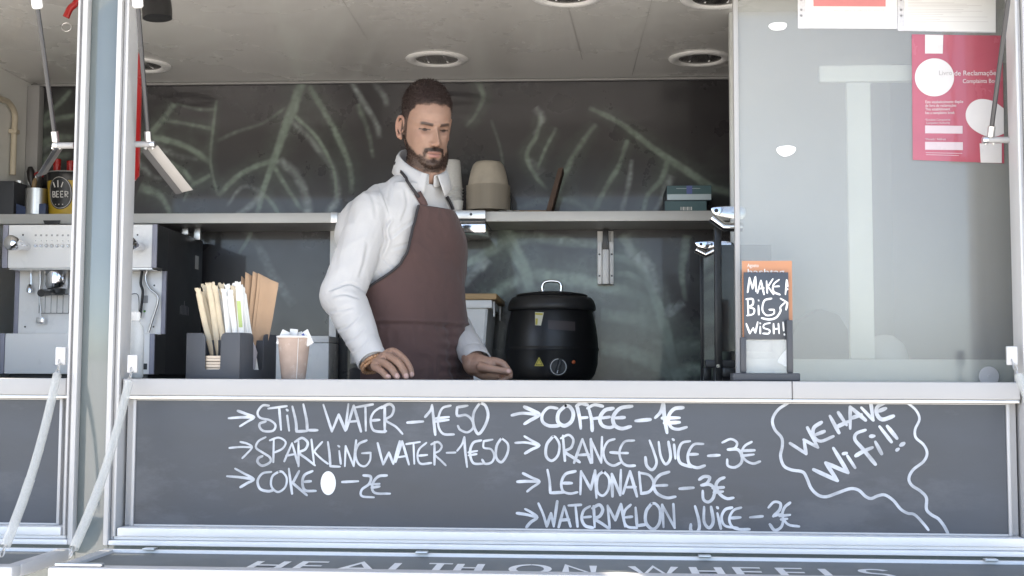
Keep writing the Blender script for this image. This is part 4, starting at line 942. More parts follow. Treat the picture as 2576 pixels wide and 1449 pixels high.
# ================================================================== soup kettle
def kettle():
    yk = 1.50; s = scale_at(yk)
    c = at(1388, 955, yk); c.z = ZT - 0.0035
    o = thing('soup_kettle', 'black electric soup kettle with dial on the back counter', 'soup kettle', c)
    zz = lambda py: at(1388, py, yk).z - c.z
    rr = lambda wpx: wpx / 2 / s
    pr = [(0, 0.006), (rr(190), 0.006), (rr(200), 0.012), (rr(218), 0.03), (rr(230), zz(915)), (rr(233), zz(886)), (rr(234), zz(884)), (rr(237), zz(881)), (rr(237), zz(877)), (rr(233), zz(875)), (rr(233), zz(872)), (rr(232), zz(868)), (rr(230), zz(850)), (rr(222), zz(820)), (rr(208), zz(790)), (rr(198), zz(775)), (rr(150), zz(773))]
    b = MB(); b.lathe(pr, c, 72); b.build('body', M['blackgloss'], o, smooth=50)
    b = MB(); b.lathe([(rr(196), zz(782)), (rr(218), zz(782)), (rr(222), zz(779)), (rr(220), zz(770)), (rr(212), zz(758)), (rr(200), zz(750)), (rr(180), zz(748)), (rr(174), zz(752))], c, 64); b.build('collar', M['black'], o, smooth=50)
    b = MB(); b.lathe([(rr(178), zz(747)), (rr(180), zz(744)), (rr(170), zz(741)), (rr(110), zz(737)), (rr(60), zz(734)), (0, zz(733))], c + Vector((0, 0, 0.0005)), 64); lid = b.build('lid', M['blackgloss'], o, smooth=50)
    hp = [Vector((c.x + x / s, c.y - 0.02, c.z + zz(y))) for x, y in ((-22, 736), (-24, 722), (-18, 711), (0, 708), (18, 711), (24, 722), (22, 736))]
    hp = [Vector(p) for p in cr([tuple(p) for p in hp], 6)]
    b = MB(); b.tube(hp, 0.0052, 12); b.build('handle', M['chrome'], lid, smooth=60)
    b = MB(); b.box(c.x - 0.045, c.x + 0.045, c.y - 0.034, c.y - 0.006, c.z + zz(737) - 0.001, c.z + zz(734.5) + 0.0005, 0.002); b.build('handle_plate', M['black'], lid)
    for a in (R(-60), R(60), R(180)):
        b = MB(); b.lathe([(0, -0.0), (0.012, 0.0), (0.012, 0.0065), (0, 0.0065)], c + Vector((0.11 * math.cos(a), 0.11 * math.sin(a), -0.0)), 12); b.build('foot', M['black'], o)
    # things applied to the curved front
    def on(px, py, eps):
        """point on the kettle shell under the given picture position"""
        for Yt in np.linspace(yk - 0.2, yk, 400):
            q = at(px, py, Yt); hh = q.z - c.z; r_ = math.hypot(q.x - c.x, q.y - c.y)
            R_ = np.interp(hh, [p[1] for p in pr[1:-1]][::1], [p[0] for p in pr[1:-1]]) if True else 0
            if r_ <= R_ + eps: return q
        return at(px, py, yk - 0.16)
    def patch(nm, quad, m, eps, par=o, nseg=6):
        (a, b1, c1, d) = quad; Pq = []
        for i in range(nseg + 1):
            row = []
            for j in range(nseg + 1):
                u, v = j / nseg, i / nseg
                x = (a[0] * (1 - u) + b1[0] * u) * (1 - v) + (d[0] * (1 - u) + c1[0] * u) * v
                y = (a[1] * (1 - u) + b1[1] * u) * (1 - v) + (d[1] * (1 - u) + c1[1] * u) * v
                row.append(on(x, y, eps))
            Pq.append(row)
        b = MB(); b.grid(Pq); return b.build(nm, m, par, recalc=False, smooth=60)
    patch('label_sticker', ((1346, 785), (1368, 786), (1361, 819), (1346, 818)), mat('pale_label', (0.70, 0.68, 0.55), 0.5), 0.0015)
    patch('label_band', ((1346.5, 787), (1366, 788), (1365, 793), (1346.5, 792)), mat('yellow_print', (0.55, 0.47, 0.08), 0.5), 0.0022)
    patch('label_band', ((1347, 801), (1353, 801), (1352, 817), (1347, 817)), mat('yellow_print', (0.55, 0.47, 0.08), 0.5), 0.0022)
    patch('name_plate', ((1378, 805), (1447, 809), (1447, 833), (1379, 828)), mat('dull_plate', (0.06, 0.05, 0.052), 0.5), 0.0012)
    # warning triangle
    yel = mat('warning_yellow', (0.72, 0.60, 0.14), 0.5); dkp = mat('warning_black', (0.03, 0.03, 0.02), 0.5)
    def tri(nm, sc_, m, eps):
        ctr = (1356.0, 912.0); b = MB()
        b.poly([on(ctr[0] + x * sc_, ctr[1] + y * sc_, eps) for x, y in ((-0.5, 9), (11, 9), (11.5, 8), (1, -12.5), (0, -13), (-1, -12.5), (-11.5, 8), (-11, 9))]); b.build(nm, m, o, recalc=False, smooth=None)
    tri('warning_sign', 1.0, yel, 0.002); tri('warning_border', 0.68, dkp, 0.0026); tri('warning_field', 0.56, yel, 0.0032)
    # dial
    q = on(1404, 923, 0.001); n = Vector((q.x - c.x, q.y - c.y, 0)).normalized()
    rot = n.to_track_quat('Y', 'Z').to_matrix().to_4x4()
    b = MB(); b.lathe([(0, 0.006), (0.029, 0.006), (0.031, 0.004), (0.032, -0.01)], q, 36, axis='Y', M=rot.to_3x3()); dial = b.build('dial', M['black'], o)
    ringp = [q + rot.to_3x3() @ Vector((0.0265 * math.cos(a), 0.0068, 0.0265 * math.sin(a))) for a in np.linspace(R(120), R(120 + 330), 40)]
    b = MB(); b.tube(ringp, 0.0016, 6); b.build('dial_ring', M['vinyl'], dial)
    b = MB(); b.box(-0.006, 0.006, 0.0065, 0.022, -0.024, 0.024, 0.004, M=Matrix.Translation(q) @ rot @ Matrix.Rotation(R(-18), 4, 'Y')); b.build('grip', M['black'], dial)
    b = MB(); b.box(-0.0012, 0.0012, 0.0221, 0.0226, -0.023, -0.012, M=Matrix.Translation(q) @ rot @ Matrix.Rotation(R(-18), 4, 'Y')); b.build('pointer', M['vinyl'], dial)
    q = on(1443, 911, 0.001); b = MB(); b.lathe([(0, 0.006), (0.004, 0.005), (0.0065, 0.002), (0.007, -0.004)], q, 16, axis='Y', M=(Vector((q.x - c.x, q.y - c.y, 0)).normalized().to_track_quat('Y', 'Z').to_matrix()))
    b.build('indicator_lamp', mat('orange_lamp', (0.60, 0.12, 0.03), 0.3, coat=0.5), o, smooth=60)
kettle()

# ================================================================== white bin with wooden board
def bin_():
    y0, y1 = 1.36, 1.72
    c = at(1100, 955, y0); xr = at(1228, 800, y0).x; xl = at(905, 800, y0).x; z0 = ZT - 0.0035
    zr = at(1150, 755, y0).z
    o = thing('white_bin', 'white plastic storage bin under a wooden board behind the man', 'bin', ((xl + xr) / 2, 1.5, z0))
    b = MB(); t = 0.02
    pts0 = [(xl + t, y0 + t), (xr - t, y0 + t), (xr - t, y1 - t), (xl + t, y1 - t)]; pts1 = [(xl, y0), (xr, y0), (xr, y1), (xl, y1)]
    vs0 = [b.bm.verts.new((x, y, z0)) for x, y in pts0]; vs1 = [b.bm.verts.new((x, y, zr - 0.0005)) for x, y in pts1]
    b.bm.faces.new(vs0[::-1]); b.bm.faces.new(vs1)
    for i in range(4): b.bm.faces.new((vs0[i], vs0[(i + 1) % 4], vs1[(i + 1) % 4], vs1[i]))
    bmesh.ops.bevel(b.bm, geom=b.bm.edges[:], offset=0.006, segments=2, affect='EDGES')
    b.build('tub', M['white'], o)
    b = MB(); b.box(xl - 0.012, xr + 0.014, y0 - 0.012, y1 + 0.012, zr - 0.028, zr, 0.005); b.build('rim', M['white'], o)
    for yy in (y0 + 0.03, y1 - 0.05):
        b = MB(); b.box(xr + 0.0142, xr + 0.020, yy, yy + 0.03, zr - 0.055, zr - 0.002, 0.002); b.build('clip', M['white'], o)
    wood = mat('light_wood_board', (0.46, 0.30, 0.15), 0.55, var=0.22, vscale=5, stretch=(2, 40, 40))
    b = MB(); b.box(xl - 0.02, xr + 0.03, y0 - 0.02, y1 + 0.02, zr + 0.0006, zr + 0.0216, 0.005)
    tag(b.build('wooden_board', wood), 'light wooden board lying on the white bin', 'board')
bin_()

# ================================================================== things on the right part of the shelf
def stack_shelf():
    ys = 1.60; s = scale_at(ys)
    # plastic cups, upside down, one in another
    c0 = at(1136, 533, ys); zb0 = ZSH + 0.0007
    pc = clear_plastic('clear_cup_plastic', (0.80, 0.80, 0.79), 0.55, 0.2)
    top = at(1136, 404, ys).z
    n = 9; hc = 0.105; st = (top - zb0 - hc) / (n - 1)
    proto = None
    for k in range(n):
        z = zb0 + k * st
        if proto is None:
            proto = thing('plastic_cup', 'clear plastic cup in the upturned stack behind the man\'s chin', 'plastic cup', Vector((c0.x, ys, z)), 'clear plastic cups nested in one stack')
            b = MB(); b.lathe([(0.041, 0.0), (0.042, 0.002), (0.040, 0.004), (0.039, 0.006), (0.031, hc - 0.003), (0.029, hc), (0, hc)], (c0.x, ys, z), 28); b.build('wall', pc, proto, smooth=50)
            ring = [Vector((c0.x + 0.0415 * math.cos(a), ys + 0.0415 * math.sin(a), z + 0.0025)) for a in np.linspace(0, 2 * math.pi, 28, endpoint=False)]
            b = MB(); b.tube(ring, 0.0014, 6, closed=True); b.build('rim', pc, proto)
        else:
            q = copy_tree(proto); q.location.z = z
            if k == n - 1: q['label'] = 'topmost clear plastic cup of the upturned stack beside the man\'s chin'
    # white small cup in front
    c = at(1150, 533, ys - 0.05); b = MB(); b.lathe([(0, 0.0), (0.016, 0.0), (0.017, 0.002), (0.0215, 0.042), (0.022, 0.043), (0.019, 0.043), (0.015, 0.004)], (c.x, ys - 0.045, zb0), 24)
    tag(b.build('small_cup', M['paper'], smooth=50), 'small white cup in front of the clear cup stack', 'cup')
    # pulp bowls, upside down
    pul = mat('moulded_fibre', (0.42, 0.375, 0.315), 0.85, var=0.10, vscale=26, bump=0.3, bscale=120)
    c = at(1228, 526, ys); R0 = 56 / s; n = 24
    zt = at(1228, 407, ys).z; hb = (545 - 455 + 22) / s * 0.52; hb = 0.092
    zb = zb0 + 0.012; st = (zt - zb - hb) / (n - 1)
    proto = None
    for k in range(n):
        z = zb + k * st
        if proto is None:
            b = MB(); b.lathe([(R0, 0.0), (R0 + 0.0005, 0.0022), (R0 - 0.006, 0.004), (R0 * 0.86, hb * 0.35), (R0 * 0.80, hb * 0.6), (R0 * 0.70, hb * 0.85), (R0 * 0.58, hb * 0.97), (R0 * 0.40, hb), (0, hb * 0.995)], (c.x, ys, z), 40)
            proto = b.build('fibre_bowl', pul, origin=Vector((c.x, ys, z)), smooth=50); tag(proto, 'beige fibre bowl in the tall upturned stack on the shelf', 'bowl', 'beige bowls nested in one stack')
        else:
            q = proto.copy(); COL.objects.link(q); q.location.z = z; q.location.x += rng.uniform(-0.0006, 0.0006)
            if k == n - 1: q['label'] = 'topmost beige fibre bowl showing its rounded base'
    # folded foil wrapper under the bowls
    fo = mat('silver_foil', (0.7, 0.7, 0.7), 0.2, 1.0, bump=0.8, bscale=60)
    p0, p1 = at(1165, 527, ys - 0.05), at(1340, 527, ys - 0.05); b = MB()
    Pq = [[Vector((p0.x + (p1.x - p0.x) * u, ys - 0.05 + 0.12 * v, zb0 + 0.003 + 0.004 * abs(math.sin(u * 26)) + 0.002 * math.sin(v * 9 + u * 12))) for u in np.linspace(0, 1, 50)] for v in np.linspace(0, 1, 8)]
    b.grid(Pq); o = b.build('foil_wrap', fo, smooth=60); tag(o, 'crumpled silver foil wrap under the bowl stack', 'foil')
    sm = o.modifiers.new('thick', 'SOLIDIFY'); sm.thickness = 0.001
    # shallow cardboard tray and leaning brown card
    card = mat('cardboard', (0.34, 0.24, 0.16), 0.85, var=0.08)
    p0, p1 = at(1292, 515, ys + 0.04), at(1385, 515, ys + 0.04)
    b = MB(); b.box(p0.x, p1.x, ys + 0.04, ys + 0.16, zb0 + 0.001, zb0 + 0.020, 0.002); tag(b.build('cardboard_tray', card), 'flat cardboard box on the shelf right of the bowls', 'box')
    a, q = at(1378, 528, ys + 0.02), at(1412, 425, ys + 0.02)
    b = MB(); b.prism([Vector((a.x - 0.008, ys - 0.02, zb0)), Vector((a.x + 0.012, ys - 0.02, zb0)), Vector((q.x + 0.008, ys - 0.02, q.z)), Vector((q.x - 0.010, ys - 0.02, q.z - 0.004))], (0, 0.14, 0), 0.001)
    o = b.build('leaning_folder', mat('brown_folder', (0.085, 0.052, 0.038), 0.7, var=0.1)); tag(o, 'thin brown folder leaning upright on the shelf', 'folder')
    # dark box behind the bowls
    p0, p1 = at(1262, 470, ys + 0.12), at(1286, 470, ys + 0.12)
    b = MB(); b.box(p0.x - 0.12, p1.x, ys + 0.10, ys + 0.18, zb0, at(1280, 486, ys + 0.12).z, 0.002); tag(b.build('dark_box', M['black']), 'small black box behind the bowl stack', 'box')
    # two teal tea boxes
    teal = mat('teal_carton', (0.055, 0.115, 0.125), 0.35, var=0.1, vscale=8); side = mat('navy_carton_side', (0.018, 0.022, 0.032), 0.4)
    silver = mat('silver_print', (0.42, 0.48, 0.50), 0.35, 0.3); blue = mat('blue_print_band', (0.10, 0.13, 0.34), 0.5)
    yf = 1.54
    for k, (xa, xb, ya, yb_, lab) in enumerate(((1672, 1778, 505, 529, 'teal carton lying on the shelf, lower of the two'), (1677, 1790, 466, 504.5, 'teal and silver carton with blue band, upper of the two'))):
        a, q = at(xa, yb_, yf), at(xb, ya, yf)
        zlo = zb0 if k == 0 else zprev + 0.0006; zhi = q.z
        o = thing('tea_carton', lab, 'carton', (a.x, yf, zlo), 'cartons at the right end of the shelf')
        b = MB(); b.box(a.x, q.x, yf, yf + 0.24, zlo, zhi, 0.002); b.build('box', side, o)
        b = MB(); b.box(a.x + 0.001, q.x - 0.001, yf - 0.0008, yf - 0.0002, zlo + 0.001, zhi - 0.001); fr = b.build('front_print', teal, o)
        if k == 1:
            b = MB(); b.box(a.x + 0.002, q.x - 0.002, yf - 0.0014, yf - 0.0009, zlo + 0.003, zlo + (zhi - zlo) * 0.42); b.build('silver_band', silver, o)
            b = MB(); b.box(a.x + 0.070, a.x + 0.090, yf - 0.0018, yf - 0.0010, zhi - 0.030, zhi - 0.0015); b.build('blue_band', blue, o)
            b = MB(); b.box(a.x + 0.034, a.x + 0.118, yf - 0.0016, yf - 0.0010, zhi - 0.012, zhi - 0.0105); b.build('print_line', silver, o)
        else:
            for j in range(6):
                b = MB(); b.box(a.x + 0.056 + j * 0.007, a.x + 0.056 + j * 0.007 + 0.003 + 0.002 * (j % 2), yf - 0.0014, yf - 0.0009, zlo + 0.004, zlo + 0.016); b.build('barcode_bar', M['paper'], o)
        zprev = zhi
stack_shelf()

# ================================================================== things on the left part of the shelf
def left_shelf():
    ys = 1.60; z0 = ZSH + 0.0007
    # beer bucket
    c = at(172, 535, ys); s = scale_at(ys); ht = at(172, 440, ys).z - z0
    o = thing('beer_bucket', 'yellow and black metal beer bucket with round black emblem', 'bucket', Vector((c.x, ys, z0)))
    r0, r1 = 48 / s, 56 / s
    yel = mat('bucket_yellow', (0.45, 0.29, 0.025), 0.4, var=0.12); blk = mat('bucket_black', (0.012, 0.012, 0.013), 0.35)
    prof = lambda t: r0 + (r1 - r0) * t
    b = MB(); b.lathe([(0, 0.003), (prof(0), 0), (prof(.8), ht * .8), (prof(.8) - .002, ht * .8), (prof(.02), 0.006)], (c.x, ys, z0), 48); b.build('body', yel, o, smooth=50)
    b = MB(); b.lathe([(prof(.802), ht * .802), (prof(1), ht), (prof(1) + .002, ht + .002), (prof(1) - .003, ht), (prof(.8) - .002, ht * .802)], (c.x, ys, z0), 48); b.build('band', blk, o, smooth=50)
    ring = [Vector((c.x + prof(1.01) * math.cos(a), ys + prof(1.01) * math.sin(a), z0 + ht + .002)) for a in np.linspace(0, 2 * math.pi, 40, endpoint=False)]
    b = MB(); b.tube(ring, 0.0025, 6, closed=True); b.build('rim', M['steel'], o)
    def onb(px, py, eps):
        q = at(px, py, ys); t = (q.z - z0) / ht; rr_ = prof(t) + eps; dx = np.clip(q.x - c.x, -rr_, rr_)
        return Vector((c.x + dx, ys - math.sqrt(max(rr_ * rr_ - dx * dx, 0)), q.z))
    def oval(nm, cx, cy, rx, ry, m, eps):
        b = MB(); Pq = []
        for t in np.linspace(0.02, 1, 6): Pq.append([onb(cx + rx * t * math.cos(a), cy + ry * t * (abs(math.sin(a)) ** .8) * np.sign(math.sin(a)), eps) for a in np.linspace(0, 2 * math.pi, 29)])
        b.grid(Pq); b.build(nm, m, o, recalc=False, smooth=None)
    oval('emblem', 171, 492, 29, 41, blk, 0.0008); oval('emblem_ring', 171, 492, 27, 39, mat('emblem_line', (0.42, 0.40, 0.38)), 0.0014); oval('emblem_field', 171, 492, 25.5, 37.5, blk, 0.0020)
    wht = mat('emblem_print', (0.60, 0.58, 0.56), 0.5)
    def stroke(pts, wpx, nm='emblem_letter'):
        b = MB(); pw = [onb(x, y, 0.0028) for x, y in pts]; ribbon(b, pw, wpx / s, Vector((0, -1, 0))); b.build(nm, wht, o, recalc=False, smooth=None)
    for dx in (-8, 0, 8): stroke([(168 + dx, 479), (168 + dx * 1.6, 466 - (4 if dx == 0 else 0))], 3.0, 'emblem_spike')
    X = 153
    stroke([(X, 503), (X, 489), (X + 6, 490), (X + 6, 495), (X + 1, 496), (X + 7, 498), (X + 7, 502), (X, 503)], 2.0)
    for k in (1, 2): stroke([(X + 10.5 * k + 6.5, 489), (X + 10.5 * k, 489), (X + 10.5 * k, 503), (X + 10.5 * k + 6.5, 503)], 2.0); stroke([(X + 10.5 * k, 496), (X + 10.5 * k + 5.5, 496)], 2.0)
    stroke([(X + 31.5, 503), (X + 31.5, 489), (X + 38, 490), (X + 38, 495), (X + 32, 496), (X + 38, 503)], 2.0)
    for dx in (-9, 0, 9): stroke([(169 + dx - 1.2, 521), (169 + dx + 1.2, 521)], 2.4, 'emblem_star')
    # bottles standing behind it (red capsules)
    gl = mat('dark_bottle', (0.02, 0.012, 0.01), 0.15, coat=0.5)
    for k, (px, py, lab) in enumerate(((144, 400, 'dark bottle with red capsule behind the bucket, left'), (178, 405, 'dark bottle with red capsule behind the bucket, next to the frame'))):
        q = at(px, py, ys + 0.11); o = thing('bottle', lab, 'bottle', Vector((q.x, ys + 0.11, z0)), 'bottles behind the beer bucket')
        h = q.z - z0
        b = MB(); b.lathe([(0, 0), (0.032, 0), (0.033, 0.004), (0.033, h * .55), (0.014, h * .75), (0.013, h * .82)], (q.x, ys + .11, z0), 24); b.build('body', gl, o, smooth=50)
        b = MB(); b.lathe([(0.0135, h * .80), (0.0150, h * .99), (0.013, h), (0, h)], (q.x, ys + .11, z0), 20); b.build('capsule', M['red'], o)
    # tins, utensils, boxes
    def tin(px0, px1, pyt, yy, lab, band=True, handle=None, zb=z0):
        a, q = at(px0, pyt, yy), at(px1, pyt, yy); r_ = (q.x - a.x) / 2; cx = (a.x + q.x) / 2; h = a.z - zb
        o = thing('metal_tin', lab, 'tin', Vector((cx, yy, zb)))
        b = MB(); b.lathe([(0, 0.002), (r_, 0), (r_, h), (r_ - 0.002, h), (r_ - 0.002, 0.004)], (cx, yy, zb), 28); b.build('body', M['steel'], o, smooth=50)
        return o
    tin(66, 118, 476, 1.565, 'wide steel tin behind the blue box', zb=z0); tin(70, 104, 446, 1.66, 'narrow steel tin with a black mark behind the wide tin'); tin(36, 60, 455, 1.64, 'small pale tin beside the black box')
    a, q = at(-20, 455, 1.54), at(36, 455, 1.54); b = MB(); b.box(a.x, q.x, 1.54, 1.70, z0, a.z, 0.003); tag(b.build('black_box', M['darkgrey']), 'matt black box at the left end of the shelf', 'box')
    o = thing('blue_tray', 'small dark blue open tray in front of the tins', 'tray', at(78, 534, 1.535)); a, q = at(41, 512, 1.535), at(115, 512, 1.535); bl = mat('navy_plastic', (0.035, 0.055, 0.12), 0.4)
    b = MB(); b.prism([Vector((a.x, 1.535, z0)), Vector((q.x, 1.535, z0)), Vector((q.x, 1.535, a.z)), Vector((q.x - 0.03, 1.535, a.z - 0.002)), Vector((a.x + 0.05, 1.535, a.z - 0.018)), Vector((a.x, 1.535, a.z))][::-1], (0, 0.004, 0), 0.0006); b.build('front', bl, o)
    for xx in (a.x, q.x - 0.0035):
        b = MB(); b.box(xx, xx + 0.0035, 1.5395, 1.556, z0, a.z - 0.001); b.build('side', bl, o)
    b = MB(); b.box(a.x + 0.004, q.x - 0.004, 1.5395, 1.5555, z0, z0 + 0.003); b.build('floor', bl, o)
    for k, (px, py, r_, col, lab) in enumerate(((76, 420, 0.014, (0.015, 0.012, 0.012), 'black handled utensil standing in the tins'), (88, 448, 0.009, (0.28, 0.19, 0.10), 'wooden stick leaning in the tins'))):
        q = at(px, py, 1.63); lean = Vector((-0.02 + 0.03 * k, 0, 0)); base = Vector((q.x - lean.x, 1.63, z0 + 0.03))
        b = MB(); d = q - base; b.tube([base, base + d * .55, base + d * .7, base + d * .9, q], [0.004, 0.005, r_, r_ * 1.05, r_ * .6], 12); o = b.build('utensil', mat('utensil%d' % k, col, 0.4), smooth=60); tag(o, lab, 'utensil', 'utensils on the shelf')
    b = MB(); q = at(96, 446, 1.63); b.tube([q + Vector((0.018 * math.cos(a), 0, 0.018 * math.sin(a))) for a in np.linspace(0, math.pi, 12)], 0.004, 8); tag(b.build('kitchen_tongs', mat('red_rubber', (0.25, 0.02, 0.02), 0.5), smooth=60), 'red loop handle sticking out of the tins', 'tongs')
    # pipe on the side wall
    pipe = mat('beige_pipe', (0.52, 0.46, 0.36), 0.45)
    xw = XL + 0.016
    def onw(px, py):                            # point on the left wall
        d = ray(px, py); t = (xw - CAM.x) / d.x; return CAM + d * t
    pts = [onw(-40, 225), onw(0, 248), onw(22, 258), onw(33, 285), onw(33, 330), onw(32, 440)]
    pts = [Vector((xw, p.y, p.z)) for p in pts]; pts[-2].y = pts[-3].y = pts[-1].y
    o = thing('wall_pipe', 'beige plastic pipe bending down the left side wall', 'pipe', pts[-1])
    b = MB(); b.tube([Vector(p) for p in cr([tuple(p) for p in pts], 6)], 0.011, 12); b.build('tube', pipe, o, smooth=60)
    c = pts[4]; b = MB(); b.box(XL + 0.001, XL + 0.031, c.y - 0.016, c.y + 0.016, c.z - 0.008, c.z + 0.008, 0.003); b.build('clip', pipe, o)
left_shelf()

# ================================================================== fire extinguisher edge, black lamp, red hose
def misc():
    y = 0.24
    c = at(333, 280, y); zt, zb = at(333, 118, y).z, at(333, 452, y).z
    o = thing('fire_extinguisher', 'red fire extinguisher hanging behind the left jamb', 'fire extinguisher', Vector((c.x - 0.02, y, zb)))
    xr = at(353, 280, y).x; r_ = 0.045; cx = xr - r_
    b = MB(); b.lathe([(0, 0), (r_ * .8, 0), (r_, 0.012), (r_, (zt - zb) - 0.03), (r_ * .7, (zt - zb) - 0.008), (0.014, zt - zb)], (cx, y, zb), 32); b.build('cylinder', M['red'], o, smooth=50)
    b = MB(); b.lathe([(0.013, zt - zb - 0.001), (0.014, zt - zb + 0.03), (0, zt - zb + 0.03)], (cx, y, zb), 16); b.build('valve', M['black'], o)
    b = MB(); b.box(cx - r_ - 0.03, cx, y + 0.046, y + 0.056, zb + 0.05, zb + 0.30, 0.002); b.build('bracket', M['steel'], o)
    # black flared lamp shade hanging at the top
    y = 0.55; p = [at(355, 0, y), at(352, -60, y), at(440, -60, y), at(433, 0, y), at(430, 52, y), at(360, 40, y)]
    b = MB(); c = at(398, -40, y)
    q0, q1, q2 = at(396, 46, y), at(394, 0, y), at(394, -70, y); s = scale_at(y)
    b.tube([q0, q0.lerp(q1, .5), q1, q2, Vector((q2.x, q2.y, ZC - 0.001))], [38 / s, 38.5 / s, 37 / s, 30 / s, 0.01], 28)
    tag(b.build('black_hood', M['black'], smooth=50), 'black flared hood hanging from the ceiling at the top left', 'hood')
    y = 0.7
    b = MB(); b.tube([Vector(p) for p in cr([tuple(at(200, -20, y)), tuple(at(190, 8, y)), tuple(at(176, 22, y)), tuple(at(166, 44, y))], 6)], [0.010] * 19, 12)
    o = thing('extinguisher_hose', 'red hose end with wire ring hanging in the left hatch', 'hose', at(166, 44, y))
    b.build('hose', M['red'], o, smooth=60)
    c = at(167, 68, y); b = MB(); b.tube([c + Vector((0.015 * math.cos(a), 0, 0.013 * math.sin(a))) for a in np.linspace(0, 2 * math.pi, 18, endpoint=False)], 0.0012, 6, closed=True); b.build('ring', M['steel'], o)
    b = MB(); b.tube([at(220, -70, y), at(200, -20, y)], 0.010, 12); b.build('hose_end', M['red'], o)
misc()

# ================================================================== frosted pane at the right with what stands behind it
def pane():
    yp = 0.165
    x0 = at(1862, 700, yp).x; x1 = JR1 + 0.10
    z0 = ZT + 0.0005; z1 = ZTOP + 0.05
    o = thing('frosted_pane', 'large grey frosted glass pane closing the right third of the hatch', 'window', ((x0 + x1) / 2, yp, z0))
    b = MB(); b.box(x0, x1, yp, yp + 0.006, z0, z1); b.build('glass', M['frost'], o)
    b = MB(); b.box(x0 - 0.012, x0 - 0.0003, yp - 0.006, yp + 0.014, z0, z1, 0.002); b.build('edge_profile', M['alu_white'], o)
    # window bars close behind the film
    def bar(nm, ax, bx, ay, by, y0, y1, m):
        p, q = at(ax, by, y0), at(bx, ay, y0); b = MB(); b.box(p.x, q.x, y0, y1, p.z, q.z, 0.004); return b.build(nm, m, o)
    wm = M['backwhite']
    bar('cross_bar', 2062, 2300, 162, 206, yp + 0.030, yp + 0.05, wm)
    bar('mullion', 2140, 2190, 206.5, 903, yp + 0.030, yp + 0.05, wm)
    bar('bottom_rail', 1870, 2600, 905, 962, yp + 0.012, yp + 0.04, wm)
    # spots where the film has come off
    def chip(pts, nm='film_chip'):
        b = MB(); b.poly([at(x, y, yp - 0.0012) for x, y in pts]); b.build(nm, M['vinyl'], o, recalc=False, smooth=None)
    chip(cr([(1933, 66), (1945, 57), (1975, 57), (1979, 66), (1970, 75), (1945, 76)], 4, True))
    chip(cr([(1953, 377), (1960, 369), (1985, 366), (2002, 372), (1996, 386), (1975, 394), (1960, 388)], 4, True))
    chip(cr([(1956, 908), (1970, 888), (1982, 880), (1980, 920), (1966, 916)], 4, True))
    # knob on the bottom rail
    c = at(2488, 947, yp); b = MB(); b.lathe([(0, -0.004), (0.004, -0.004), (0.0045, -0.0021), (0.023, -0.002), (0.024, 0.0)], c, 24, axis='Y'); b.build('lock', M['alu'], o, smooth=15)
M['frost'] = film('frosted_film', (0.53, 0.53, 0.512), 0.60, 0.14, 0.64, 0.05)
M['backwhite'] = mat('cream_window_bar', (0.82, 0.82, 0.76), 0.5)
pane()
# blurred things on the far side of the frosted pane
b = MB(); pts = [at(x, y, 0.34) for x, y in ((1985, 958), (1985, 860), (2010, 810), (2060, 775), (2110, 790), (2135, 830), (2140, 958))]
pts = [Vector((p.x, 0.34, max(p.z, ZT))) for p in pts]
b.prism(pts, (0, 0.14, 0), 0.006); tag(b.build('grey_case', mat('grey_case', (0.16, 0.17, 0.18), 0.5)), 'rounded grey case blurred behind the frosted pane', 'case')
c = at(2228, 955, 0.30); s = scale_at(0.30); b = MB(); b.lathe([(0.035, 0.0), (0.055, 0.03), (0.058, 0.06), (0.045, 0.095), (0.02, 0.115), (0, 0.118)], (c.x, 0.30, ZT + 0.0005), 28)
tag(b.build('white_bowl', M['white'], smooth=60), 'round white bowl blurred behind the frosted pane', 'bowl')
b = MB(); b.box(at(1860, 900, 0.27).x, JR1 - 0.031, 0.2605, 0.62, ZT - 0.03, ZT - 0.0005); tag(b.build('side_table', M['alu_white']), 'white ledge behind the frosted pane', 'ledge')
b = MB(); b.box(at(1866, 900, 0.7).x, XR - 0.001, 0.95, 0.98, 0.43, ZC - 0.001); tag(b.build('partition', mat('pale_partition', (0.62, 0.64, 0.63), 0.5)), 'pale partition wall behind the frosted pane', 'partition')

fx = at(2230, 700, 0.7).x
b = MB(); b.box(fx, XR - 0.002, 0.62, 0.948, 0.43, ZC - 0.25, 0.01); tag(b.build('pane_darkener', mat('grey_pane_darkener', (0.24, 0.25, 0.25), 0.5)), 'tall grey block added behind the frosted pane to darken its right half', 'cabinet')  # added block: grades the pane darker to the right through the film

